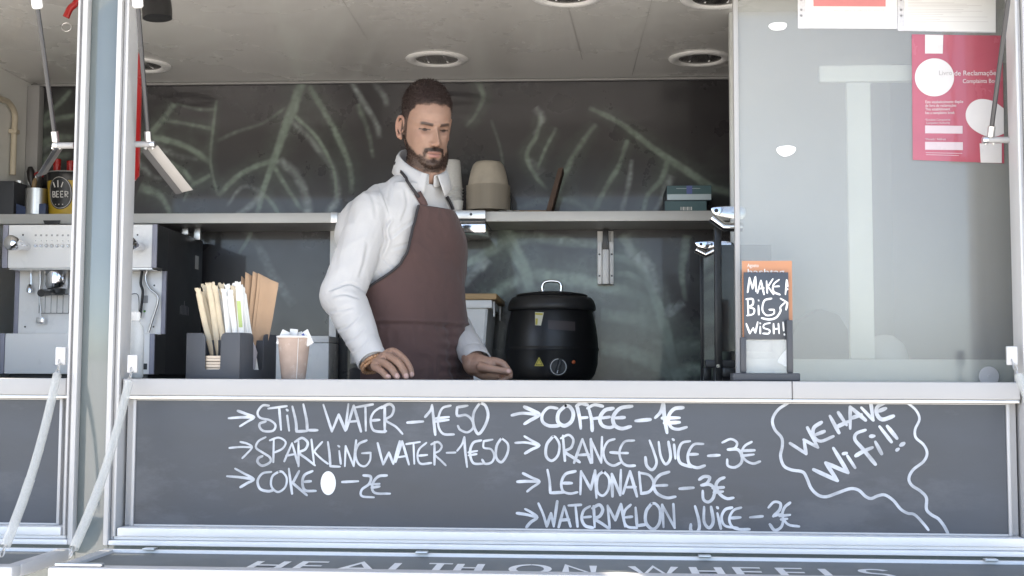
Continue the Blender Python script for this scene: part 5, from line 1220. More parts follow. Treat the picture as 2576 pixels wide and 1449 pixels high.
# posters and documents on the pane
def posters():
    yp = 0.165 - 0.0016
    def quad(nm, pts, m, par, y, th=0.0008):
        b = MB(); b.prism([at(x, yy, y) for x, yy in pts][::-1], (0, th * 0.9, 0)); return b.build(nm, m, par)
    red = mat('red_poster_print', (0.38, 0.085, 0.115), 0.25, var=0.08, coat=0.5, coat_rough=0.06, bump=0.12, bscale=6)
    wht = mat('poster_white', (0.60, 0.585, 0.585), 0.3); pal = mat('poster_pale', (0.52, 0.44, 0.47), 0.3)
    z = lambda x, y: ((2740 + x / 1.9064) * 0.670833, (0 + y / 1.9064) * 0.670833)
    o = thing('red_poster', 'glossy red complaints book notice on the frosted pane', 'poster', at(*z(1620, 1160), yp))
    quad('sheet', [z(1295, 245), z(1943, 255), z(1955, 1168), z(1302, 1143)], red, o, yp)
    y1 = yp - 0.0006
    quad('white_square', [z(1390, 248), z(1520, 250), z(1516, 383), z(1390, 382)], wht, o, y1, 0.0003)
    def blob(nm, cx, cy, pts, m):
        b = MB(); b.poly([at(*z(*p), y1) for p in cr(pts, 5, True)]); b.build(nm, m, o, recalc=False, smooth=None)
    blob('white_disc', 0, 0, [(1457 + 140 * math.cos(a), 553 + 136 * math.sin(a)) for a in np.linspace(0, 2 * math.pi, 20)[:-1]], wht)
    b = MB(); b.poly([at(*z(*p), y1) for p in cr([(1952, 775), (1880, 725), (1790, 708), (1720, 735), (1682, 800), (1690, 870), (1740, 930), (1830, 975), (1900, 975), (1953, 955)], 5)]); b.build('white_disc', wht, o, recalc=False, smooth=None)
    quad('white_block', [z(1780, 1025), z(1938, 1025), z(1938, 1165), z(1788, 1162), z(1784, 1100)], wht, o, y1, 0.0003)
    quad('text_field', [z(1390, 897), z(1658, 900), z(1658, 955), z(1390, 953)], pal, o, y1, 0.0003)
    quad('text_field', [z(1390, 1014), z(1660, 1017), z(1660, 1073), z(1390, 1070)], pal, o, y1, 0.0003)
    def txt(s, x0, ybase, x1, hz, m):
        a, q = at(*z(x0, ybase), y1 - 0.0004), at(*z(x1, ybase), y1 - 0.0004)
        size = hz / 1.9064 * 0.670833 / scale_at(yp) * 1.4
        lay_text('print_line', s, a, (1, 0, 0), (0, 0, 1), size, m, o, width=(q - a).length)
    gr = mat('grey_text', (0.3, 0.28, 0.28), 0.5)
    txt('Livro', 1487, 537, 1580, 34, gr); txt('de Reclamações', 1598, 540, 1915, 36, wht); txt('Complaints Book', 1658, 594, 1925, 30, wht)
    for k, s in enumerate(('Este estabelecimento dispõe', 'de livro de reclamações', 'This establishment', 'has a complaints book')):
        txt(s, 1391, 738 + 26 * k, (1660, 1612, 1568, 1600)[k], 20, wht)
    txt('*Entidade Competente', 1391, 864, 1570, 16, pal); txt('Competent Authority', 1397, 886, 1566, 16, pal); txt('*Morada / Address', 1391, 1003, 1538, 16, pal)
    quad('print_rule', [z(1395, 1090), z(1655, 1095), z(1655, 1098), z(1395, 1093)], pal, o, y1, 0.0003)
    quad('print_rule', [z(1398, 1104), z(1632, 1110), z(1632, 1113), z(1398, 1107)], pal, o, y1, 0.0003)
    # two documents in punched sleeves
    slv = clear_plastic('document_sleeve', (0.75, 0.75, 0.78), 0.55, 0.15); pnk = mat('faded_red_print', (0.56, 0.20, 0.20), 0.5); tg = mat('faint_text', (0.52, 0.50, 0.50), 0.6); hole = mat('sleeve_hole', (0.2, 0.2, 0.21), 0.6)
    for nm, sl_, sheet, lab in (('a', [(478, -330), (1192, -330), (1192, 207), (480, 203)], [(533, -300), (1188, -300), (1188, 203), (535, 198)], 'white document with a red band in a punched sleeve at the top edge'), ('b', [(1192, -330), (1900, -330), (1896, 235), (1194, 220)], [(1243, -300), (1894, -300), (1894, 228), (1242, 213)], 'white typed document in a punched sleeve at the top right corner')):
        o = thing('document_sleeve', lab, 'document', at(*z(*sl_[2]), yp), 'documents in clear sleeves on the pane')
        quad('sleeve', [z(*p) for p in sl_], slv, o, yp, 0.0004); quad('sheet', [z(*p) for p in sheet], M['paper'], o, yp - 0.0006, 0.0004)
        for hy in (-2, 70, 112):
            c = at(*z(sl_[0][0] + 27, hy), yp - 0.0009); b = MB(); b.lathe([(0, 0), (0.0030, 0)], c, 12, axis='Y'); b.build('hole', hole, o, smooth=None)
        y1 = yp - 0.0010
        if nm == 'a':
            quad('red_band', [z(592, -260), z(1108, -260), z(1108, 47), z(592, 45)], pnk, o, y1, 0.0003)
            a, q = at(*z(602, 90), y1), at(*z(1105, 90), y1); lay_text('print_line', 'ESTE ESTABELECIMENTO DISPÕE DE LIVRO DE RECLAMAÇÕES', a, (1, 0, 0), (0, 0, 1), 0.010, tg, o, width=(q - a).length)
            for yy, xa, xb in ((103, 700, 985), (115, 690, 1010), (127, 680, 1015), (140, 720, 985), (150, 800, 910)): quad('print_rule', [z(xa, yy), z(xb, yy), z(xb, yy + 3), z(xa, yy + 3)], tg, o, y1, 0.0002)
        else:
            for yy, xa, xb in ((-20, 1268, 1850), (3, 1268, 1365), (17, 1268, 1600), (26, 1268, 1690), (37, 1268, 1795), (47, 1268, 1700), (64, 1268, 1665), (77, 1268, 1800), (88, 1268, 1650), (100, 1268, 1520), (118, 1268, 1835), (135, 1268, 1500), (152, 1268, 1840), (158, 1268, 1400)): quad('print_rule', [z(xa, yy), z(xb, yy + 2), z(xb, yy + 5), z(xa, yy + 3)], tg, o, y1, 0.0002)
posters()

# ================================================================== MAKE A BIG WISH sign
def sign():
    ys = 0.02
    o = thing('sign_stand', 'small chalkboard card MAKE A BIG WISH in a black stand', 'sign', at(1928, 958, ys))
    fr = M['darkgrey']; p0, p1 = at(1844, 950, ys - 0.02), at(2014, 950, ys - 0.02)
    b = MB(); b.box(p0.x, p1.x, ys - 0.018, ys + 0.045, ZT + 0.0004, ZT + 0.0185, 0.004, 3); b.build('base', fr, o)
    for xa, xb, yt in ((1862, 1877, 848), (1979, 1994, 805)):
        a, q = at(xa, yt, ys), at(xb, yt, ys); b = MB(); b.box(a.x, q.x, ys - 0.004, ys + 0.012, ZT + 0.0187, a.z, 0.003); b.build('post', fr, o)
    a, q = at(1872, 854, ys + 0.013), at(1983, 685, ys + 0.013)
    b = MB(); b.box(a.x, q.x, ys + 0.0125, ys + 0.015, a.z, q.z, 0.0005); cd_ = b.build('card', M['board'], o)
    w = write('card_writing', ZS_, 12.5, """465,755 478,650|478,650 500,730|500,730 520,645|520,645 525,750|535,760 560,670|560,670 582,770|545,730 580,725|600,675 605,760|645,660 610,715|610,715 650,770|690,665 650,700 650,750 695,772|655,715 690,712|735,770 744,668|744,668 752,715|738,735 752,733|465,800 470,920|455,805 500,805 500,845 470,860 510,875 505,910 460,922|542,850 545,915|542,812 545,816|635,800 585,815 570,880 600,920 650,910 655,880|655,880 620,880|565,940 620,950 670,935 700,890 700,860 740,822|700,800 750,830|750,830 740,880|455,980 480,1050|480,1050 505,1010|505,1010 520,1045|520,1045 537,968|555,1000 555,1050|553,975 556,979|625,975 585,985 580,1010 620,1025 615,1050 575,1050|650,980 652,1050|685,980 690,1050|652,1018 688,1015|718,970 723,1030|727,1053 728,1060""", ys + 0.0125, o, M['vinyl'], 1.9074); w['kind'] = 'stuff'
    b = MB(); a, q = at(1877, 948, ys + 0.016), at(1980, 854, ys + 0.016); b.box(a.x, q.x, ys + 0.016, ys + 0.018, ZT + 0.019, q.z - 0.0005); b.build('clear_holder', clear_plastic('clear_acrylic', (0.75, 0.78, 0.78), 0.25, 0.1), o)
    yo = 0.045; a, q = at(1868, 848, yo), at(1992, 656, yo)
    o = thing('orange_flyer', 'orange flyer standing behind the chalkboard card', 'flyer', Vector((a.x, yo, ZT + 0.0005)))
    b = MB(); b.box(a.x, q.x, yo, yo + 0.0012, a.z, q.z); b.build('sheet', mat('orange_print', (0.42, 0.19, 0.10), 0.4), o)
    c = at(1880, 672, yo - 0.0006); lay_text('print_line', 'Agosto', c, (1, 0, 0), (0, 0, 1), 0.012, M['paper'], o, width=0.026)
    c = at(1879, 691, yo - 0.0006); lay_text('print_line', 'hashtag', c, (1, 0, 0), (0, 0, 1), 0.02, M['paper'], o, width=0.085)
sign()

# ================================================================== black rack with chrome end caps beside the pane
def rack():
    o = thing('black_rack', 'tall black glass rack with two chrome brackets beside the frosted pane', 'rack', at(1800, 955, 0.9))
    gl = mat('smoked_glass', (0.025, 0.025, 0.028), 0.08, coat=0.6)
    # near post and far post, smoked side pane between them
    pn, pf = at(1808, 955, 0.72), at(1766, 955, 1.05)
    zt_n, zt_f = at(1812, 570, 0.72).z, at(1772, 640, 1.05).z
    z0 = ZT - 0.004
    b = MB(); b.box(pn.x - 0.010, pn.x + 0.010, 0.71, 0.735, z0, zt_n, 0.003); b.build('post', M['blackgloss'], o)
    b = MB(); b.box(pf.x - 0.004, pf.x + 0.004, 1.045, 1.055, z0, zt_f, 0.001); b.build('post', M['blackgloss'], o)
    b = MB(); b.prism([Vector((pf.x + 0.002, 1.04, z0 + 0.05)), Vector((pn.x, 0.74, z0 + 0.05)), Vector((pn.x, 0.74, zt_n - 0.02)), Vector((pf.x + 0.002, 1.04, zt_f - 0.01))], (0.004, 0.002, 0)); b.build('side_glass', gl, o)
    xr = at(1850, 800, 0.6).x
    b = MB(); b.box(pn.x + 0.0105, xr + 0.12, 0.745, 0.752, z0 + 0.09, zt_n - 0.05); b.build('front_glass', gl, o)
    # chrome rounded brackets
    for (x0, x1, y0, y1, Y) in ((1783, 1870, 521, 575, 0.66), (1742, 1840, 608, 648, 0.95)):
        a, q = at(x0, y1, Y), at(x1, y0, Y)
        hh = q.z - a.z; L = q.x - a.x
        out = [(a.x + L * .16, q.z), (q.x, q.z), (q.x, q.z - hh * .55), (a.x + L * .55, q.z - hh * .5), (a.x + L * .2, q.z - hh * .34), (a.x + L * .10, q.z - hh * .18)]
        b = MB(); b.prism([Vector((x, Y, z_)) for x, z_ in cr(out, 4, True)], (0, 0.006, 0), 0.001); b.build('bracket_plate', M['chrome'], o)
        b = MB(); c = Vector((a.x + L * .22, Y - 0.0005, q.z - hh * .16)); b.lathe([(0, -0.001), (hh * .09, -0.001), (hh * .10, 0.0)], c, 14, axis='Y'); b.build('screw', M['black'], o)
        b = MB(); b.tube([Vector((a.x + L * .10, Y + 0.02, q.z - hh * .45)), Vector((a.x + L * .45, Y + 0.02, a.z + hh * .12)), Vector((q.x, Y + 0.02, a.z + hh * .1))], hh * .22, 16); b.build('reflector_tube', M['chrome'], o, smooth=60)
    # base mechanism
    for k, (x0, x1, y0, y1, Y) in enumerate(((1775, 1850, 905, 925, 0.72), (1770, 1790, 925, 957, 0.80), (1795, 1806, 922, 957, 0.76), (1818, 1850, 925, 950, 0.68))):
        a, q = at(x0, y1, Y), at(x1, y0, Y); b = MB(); b.box(a.x, q.x, Y, Y + 0.03, max(a.z, z0), q.z, 0.004); b.build('base_fitting', M['blackgloss'] if k % 2 else M['black'], o)
    c = at(1806, 921, 0.705); b = MB(); b.lathe([(0, -0.003), (0.005, -0.003), (0.006, 0.003)], c, 12, axis='Y'); b.build('bolt', M['chrome'], o)
    b = MB(); b.box(pf.x - 0.03, xr + 0.10, 0.66, 1.06, z0 - 0.03, z0 - 0.0005, 0.002); b.build('base_plate', M['black'], o)
    b = MB(); b.box(pf.x, xr + 0.08, 0.70, 1.04, 0.43, z0 - 0.0305); b.build('stand', M['black'], o)
rack()
# ================================================================== the man behind the counter
def loft_mesh(bm, rings, cap=True):
    vr = [[bm.verts.new(p) for p in r] for r in rings]; n = len(rings[0])
    for A, B in zip(vr, vr[1:]):
        for k in range(n): bm.faces.new((A[k], A[(k + 1) % n], B[(k + 1) % n], B[k]))
    if cap: bm.faces.new(vr[0][::-1]); bm.faces.new(vr[-1])
def capsule_chain(bm, pts, rads, n=14, sub=5, flat=None):
    """smooth tapered limb through joints with rounded ends"""
    P4 = [np.array((*p, r)) for p, r in zip(pts, rads)]
    Q = cr(P4, sub) if len(P4) > 2 else [P4[0] * (1 - t) + P4[1] * t for t in np.linspace(0, 1, sub + 1)]
    C = [Vector(q[:3]) for q in Q]; Rr = [float(q[3]) for q in Q]
    t0 = (C[0] - C[1]).normalized(); t1 = (C[-1] - C[-2]).normalized()
    c2, r2 = [], []
    for a in (80, 55, 28): c2.append(C[0] + t0 * Rr[0] * math.sin(R(a))); r2.append(Rr[0] * math.cos(R(a)))
    c2 += C; r2 += Rr
    for a in (28, 55, 80): c2.append(C[-1] + t1 * Rr[-1] * math.sin(R(a))); r2.append(Rr[-1] * math.cos(R(a)))
    up = flat[0] if flat else None; rings = []; N = len(c2)
    prev = None
    for i in range(N):
        t = (c2[min(i + 1, N - 1)] - c2[max(i - 1, 0)]).normalized()
        if flat: a = (flat[0] - t * flat[0].dot(t)).normalized()
        else:
            a = (prev - t * prev.dot(t)) if prev is not None else t.orthogonal()
            a.normalize()
        prev = a; b = t.cross(a).normalized()
        k1 = flat[1] if flat else 1.0
        rings.append([c2[i] + (a * math.cos(2 * math.pi * k / n) * r2[i] * k1 + b * math.sin(2 * math.pi * k / n) * r2[i]) for k in range(n)])
    loft_mesh(bm, rings)
def ellipsoid(bm, c, M3, n=20, m_=12):
    rings = []
    for i in range(1, m_):
        th = math.pi * i / m_
        rings.append([Vector(c) + M3 @ Vector((math.sin(th) * math.cos(2 * math.pi * k / n), math.sin(th) * math.sin(2 * math.pi * k / n), -math.cos(th))) for k in range(n)])
    loft_mesh(bm, rings)
def remeshed(bm, voxel, name, smooth_it=2, fac=0.4):
    bmesh.ops.recalc_face_normals(bm, faces=bm.faces[:])
    me = bpy.data.meshes.new(name); bm.to_mesh(me); bm.free()
    ob = bpy.data.objects.new(name, me); COL.objects.link(ob)
    md = ob.modifiers.new('r', 'REMESH'); md.mode = 'VOXEL'; md.voxel_size = voxel; md.use_smooth_shade = True
    if smooth_it:
        s = ob.modifiers.new('s', 'SMOOTH'); s.iterations = smooth_it; s.factor = fac
    dg = bpy.context.evaluated_depsgraph_get(); out = bpy.data.meshes.new_from_object(ob.evaluated_get(dg))
    bpy.data.objects.remove(ob); bpy.data.meshes.remove(me); return out
def get_co(me):
    a = np.empty(len(me.vertices) * 3, np.float32); me.vertices.foreach_get('co', a); return a.reshape(-1, 3).astype(float)
def set_co(me, co): me.vertices.foreach_set('co', co.astype(np.float32).ravel()); me.update()
def get_no(me):
    a = np.empty(len(me.vertices) * 3, np.float32); me.vertices.foreach_get('normal', a); return a.reshape(-1, 3).astype(float)
def pnoise(co, s, seed=0.0):
    return np.array([mnoise.noise(Vector((x * s + seed, y * s - seed, z * s + 2 * seed))) for x, y, z in co])
def set_col(me, name, C):
    ca = me.color_attributes.new(name, 'FLOAT_COLOR', 'POINT'); ca.data.foreach_set('color', np.concatenate([C, np.ones((len(C), 1))], 1).astype(np.float32).ravel())
def sstep(a, b, x): t = np.clip((x - a) / (b - a), 0, 1); return t * t * (3 - 2 * t)
def G(x, z, cx, cz, sx, sz): return np.exp(-((x - cx) / sx) ** 2 - ((z - cz) / sz) ** 2)

YM = 0.46                                           # depth of the trunk axis
PS = R(52)                                          # trunk turned towards the right of the picture
FR = Vector((math.sin(PS), -math.cos(PS), 0)); LF = Vector((math.cos(PS), math.sin(PS), 0))   # his front, his left
man = thing('person', 'man in white shirt and brown apron standing behind the counter looking down', 'person', (at(1035, 955, YM).x, YM, 0.42))

# ------------------------------------------------------------- head in its own frame (metres, z from chin, y forward)
HS = 0.93
def head_geo(bm):
    zk = [0, .7, 1.5, 3, 5, 7, 9, 11.5, 13, 16, 19, 21.5, 23.2, 24.1]
    wk = [.020, .036, .0440, .0510, .0570, .0615, .0650, .0680, .0700, .0705, .0650, .0525, .0360, .0170]
    fk = [.080, .0905, .0955, .0935, .0965, .0965, .0945, .0905, .0955, .0930, .0800, .0560, .0300, .0100]
    bk = [.046, .024, .008, -.020, -.052, -.074, -.086, -.094, -.098, -.100, -.094, -.074, -.046, -.020]
    zs = np.concatenate([np.linspace(0, 24.1, 190)])
    from_k = lambda k, z: np.interp(z, zk, k)
    def smoothk(k):
        v = from_k(k, zs); ker = np.hanning(15); ker /= ker.sum(); pad = np.pad(v, 7, mode='edge'); return np.convolve(pad, ker, 'valid')
    w_, f_, b_ = smoothk(wk), smoothk(fk), smoothk(bk)
    n = 176; th = np.linspace(0, 2 * math.pi, n, endpoint=False); rings = []
    for z, w1, f1, b1 in zip(zs, w_, f_, b_):
        cy = np.clip((f1 + b1) / 2 * 0.55, b1 + 0.005, f1 - 0.005)
        s, c = np.sin(th), np.cos(th)
        ex = 0.86 if z < 14 else 0.95
        x = w1 * np.sign(s) * np.abs(s) ** ex
        y = np.where(c > 0, cy + (f1 - cy) * np.abs(c) ** 0.90, cy - (cy - b1) * np.abs(c) ** 0.95)
        fr = np.clip(c, 0, 1) ** 0.5
        ax = np.abs(x)
        d = np.zeros(n)
        # nose
        if 6.2 < z < 12.6:
            hgt = np.interp(z, [6.3, 6.7, 7.1, 7.7, 8.4, 10, 11.5, 12.6], [0, .009, .023, .0325, .0305, .0205, .0115, 0])
            sg = np.interp(z, [6.3, 7.2, 8.2, 9.5, 11.5, 12.6], [.0105, .0108, .0092, .0078, .0072, .008])
            d += hgt * np.exp(-(x / sg) ** 2)
        d += 0.0085 * (G(ax, z, .0150, 7.35, .0052, .62))
        # sockets, lids, brows
        d += -0.0155 * G(ax, z, .0285, 11.55, .0150, 1.05)
        d += 0.0080 * G(ax, z, .0310, 11.65, .0115, .62)
        d += -0.0022 * G(ax, z, .0310, 11.15, .012, .16)
        d += 0.0050 * G(ax, z, .0270, 12.85, .0200, .55) + 0.0025 * G(x, z, 0, 12.9, .012, .8)
        d += 0.0050 * G(ax, z, .0440, 9.7, .0140, 1.2)
        d += -0.0045 * G(ax, z, .0400, 5.8, .0120, 1.6)
        # mouth and chin
        d += 0.0045 * G(x, z, 0, 5.25, .0190, .50) + 0.0062 * G(x, z, 0, 3.95, .0165, .50)
        d += -0.0062 * G(x, z, 0, 4.62, .0210, .20)
        d += -0.0030 * G(x, z, 0, 6.2, .0030, .5)
        d += -0.0045 * G(x, z, 0, 2.95, .0150, .45) + 0.0045 * G(x, z, 0, 1.35, .0140, .8)
        y = y + d * fr
        rings.append([Vector((float(a), float(bb), z / 100)) for a, bb in zip(x, y)])
    loft_mesh(bm, rings)
    # ears
    for sx in (-1, 1):
        A = Matrix.Rotation(R(-12), 3, 'X') @ Matrix.Rotation(R(sx * 22), 3, 'Z')
        c0 = Vector((sx * 0.0745, -0.008, 0.108))
        E = lambda x, y, z: c0 + A @ Vector((sx * x, y, z))
        ellipsoid(bm, E(-.0035, 0, .003), A @ Matrix.Diagonal((.0040, .0165, .0270)))
        ellipsoid(bm, E(.0015, .004, -.0255), A @ Matrix.Diagonal((.0050, .0085, .0095)))
        hp = [(.0150, -.002), (.0150, .014), (.0095, .0275), (-.002, .0325), (-.0135, .0275), (-.0190, .0130), (-.0180, -.004), (-.0125, -.018), (-.003, -.027)]
        capsule_chain(bm, [E(.0050 - .0035 * (k == 0), p[0], p[1]) for k, p in enumerate(hp)], [.0030, .0038, .0044, .0047, .0047, .0045, .0042, .0042, .0056], 10, 5)
        capsule_chain(bm, [E(.0020, p[0], p[1]) for p in ((-.004, .022), (-.0095, .013), (-.0100, .002), (-.0060, -.009), (.001, -.015))], [.0024, .0032, .0034, .0034, .0028], 8, 4)
        capsule_chain(bm, [E(.0030, .0140, .0000), E(.0045, .0120, -.008)], [.0040, .0036], 8, 3)
# head placement
hp0 = at(1087, 427, 0.385)                           # chin
HR = (Matrix.Rotation(R(27), 3, 'Z') @ Matrix.Rotation(R(180), 3, 'Z') @ Matrix.Rotation(R(1.0), 3, 'Y') @ Matrix.Rotation(R(-15), 3, 'X'))
# local y (face) -> towards camera and to the right of the picture
chin_local = Vector((0, 0.085, 0.0))
HM = Matrix.Translation(hp0) @ HR.to_4x4() @ Matrix.Diagonal((HS * .94, HS, HS, 1)) @ Matrix.Translation(-chin_local)
HMi = HM.inverted()

# ------------------------------------------------------------- trunk rings: (picture y, centre x, half width, half depth)
TR = [(1010, 1036, .172, .114), (960, 1034, .170, .112), (900, 1031, .166, .110), (830, 1029, .161, .108), (750, 1020, .163, .109), (680, 1012, .176, .112), (600, 1007, .190, .118),
      (545, 1004, .163, .115), (515, 1006, .132, .104), (490, 1020, .105, .092), (468, 1034, .085, .076), (450, 1048, .072, .066), (430, 1060, .062, .060)]
TRZ = np.array([at(1030, t[0], YM).z for t in TR]); TRX = np.array([at(t[1], t[0], YM).x for t in TR])
TRA = np.array([t[2] for t in TR]); TRB = np.array([t[3] for t in TR])
TRY = np.array([YM, YM, YM, YM, YM, YM, YM - .005, YM - .010, YM - .012, YM - .015, YM - .02, YM - .022, YM - .022])
def spl(z, K):
    o = np.argsort(TRZ); return np.interp(z, TRZ[o], np.asarray(K)[o])
zfine = np.linspace(TRZ.min(), TRZ.max(), 80)
def smooth_interp(K):
    v = spl(zfine, K); ker = np.hanning(9); ker /= ker.sum(); return np.convolve(np.pad(v, 4, mode='edge'), ker, 'valid')
SX, SA, SB, SY = (smooth_interp(K) for K in (TRX, TRA, TRB, TRY))
def trunk(z, phi, off=0.0):
    """point on the trunk at height z; phi measured from his front towards his left"""
    cx, a, b, cy = (float(np.interp(z, zfine, K)) for K in (SX, SA, SB, SY))
    s, c = math.sin(phi), math.cos(phi)
    s2 = math.copysign(abs(s) ** 0.88, s); c2 = math.copysign(abs(c) ** 0.88, c)
    v = LF * (s2 * (a + off)) + FR * (c2 * (b + off) - (0.012 if c < 0 else 0) * abs(c2))
    return Vector((cx, cy, z)) + v
def trunk_mesh(bm, off, z0, z1, n=64, m_=60):
    rings = [[trunk(z, 2 * math.pi * k / n, off) for k in range(n)] for z in np.linspace(z0, z1, m_)]
    loft_mesh(bm, rings)

# joints
RS, RE, RW = at(936, 540, 0.335), at(862, 742, 0.245), at(936, 905, 0.165)       # right shoulder, elbow, wrist
LS, LE, LW = at(1090, 535, 0.57), at(1112, 765, 0.74), at(1202, 912, 0.375)
NB, NT = at(1066, 452, YM - 0.02), at(1076, 385, YM - 0.035)

def hands(bm):
    # right hand, palm down, fingers draped to the counter
    def q(x, y, Y): return at(885.5 + x * .08333, 845.3 + y * .08333, Y)
    mc = [q(1230, 470, .150), q(1040, 600, .135), q(850, 770, .122), q(690, 940, .112)]
    pp = [q(1560, 700, .110), q(1370, 790, .092), q(1130, 920, .082), q(900, 1070, .078)]
    dp = [q(1740, 980, .095), q(1560, 1050, .076), q(1290, 1130, .068), q(1040, 1220, .068)]
    tp = [q(1790, 1165, .092), q(1625, 1220, .072), q(1360, 1262, .064), q(1102, 1292, .064)]
    rd = [.0088, .0090, .0086, .0076]
    wr = q(640, 740, .168)
    for a, b, c, d, r in zip(mc, pp, dp, tp, rd):
        d.z = max(d.z, ZT + r * 0.80)
        capsule_chain(bm, [wr.lerp(a, .45), a, b, c, d], [r * 1.15, r * 1.16, r * 1.06, r * .98, r * .86], 14, 5)
    up = Vector((0.25, -0.35, 0.9)).normalized()
    for a, b in zip(mc, mc[1:]): capsule_chain(bm, [wr.lerp(a, .05), a.lerp(b, .5) * 1.0], [.0165, .0105], 14, 5)
    capsule_chain(bm, [RE.lerp(RW, .3), RE.lerp(RW, .8), RW, wr], [.042, .032, .0265, .0235], 18, 5)
    th = [wr + Vector((0.012, 0.020, -0.006)), q(1150, 640, .190), q(1400, 900, .175), q(1560, 1080, .160)]
    capsule_chain(bm, th, [.015, .012, .0105, .0085], 12, 5)
    nails = [(d, c, r) for c, d, r in zip(dp, tp, rd)]
    # left hand, thumb side up, fingers curled under
    def q2(x, y, Y): return at(1153.8 + x * .07406, 858.7 + y * .07406, Y)
    w2 = q2(520, 800, .360)
    capsule_chain(bm, [LE.lerp(LW, .3), LE.lerp(LW, .8), w2], [.042, .033, .029], 18, 5)
    capsule_chain(bm, [w2, q2(820, 820, .345), q2(1080, 780, .340)], [.027, .028, .020], 18, 5)
    capsule_chain(bm, [w2 + Vector((0, 0, -.006)), q2(900, 1050, .350), q2(1250, 1180, .345)], [.020, .0215, .0135], 16, 5)
    capsule_chain(bm, [q2(760, 860, .318), q2(1060, 930, .300), q2(1400, 985, .296), q2(1700, 1025, .296)], [.0135, .0105, .0092, .0080], 14, 5)           # thumb
    capsule_chain(bm, [q2(980, 680, .345), q2(1280, 690, .335), q2(1510, 770, .325), q2(1660, 930, .318)], [.0125, .0110, .0092, .0078], 14, 5)         # index
    capsule_chain(bm, [q2(1080, 780, .360), q2(1430, 830, .350), q2(1690, 1010, .335), q2(1740, 1190, .320)], [.0120, .0105, .0092, .0078], 14, 5)      # middle
    capsule_chain(bm, [q2(1120, 1000, .362), q2(1440, 1090, .350), q2(1640, 1190, .335), q2(1560, 1300, .315)], [.0115, .0102, .0090, .0076], 14, 5)    # ring
    capsule_chain(bm, [q2(1050, 1150, .360), q2(1320, 1220, .350), q2(1480, 1280, .335), q2(1420, 1340, .318)], [.0105, .0090, .0080, .0068], 14, 5)    # little
    return nails, (q2(1720, 1000, .287), q2(1560, 990, .288))

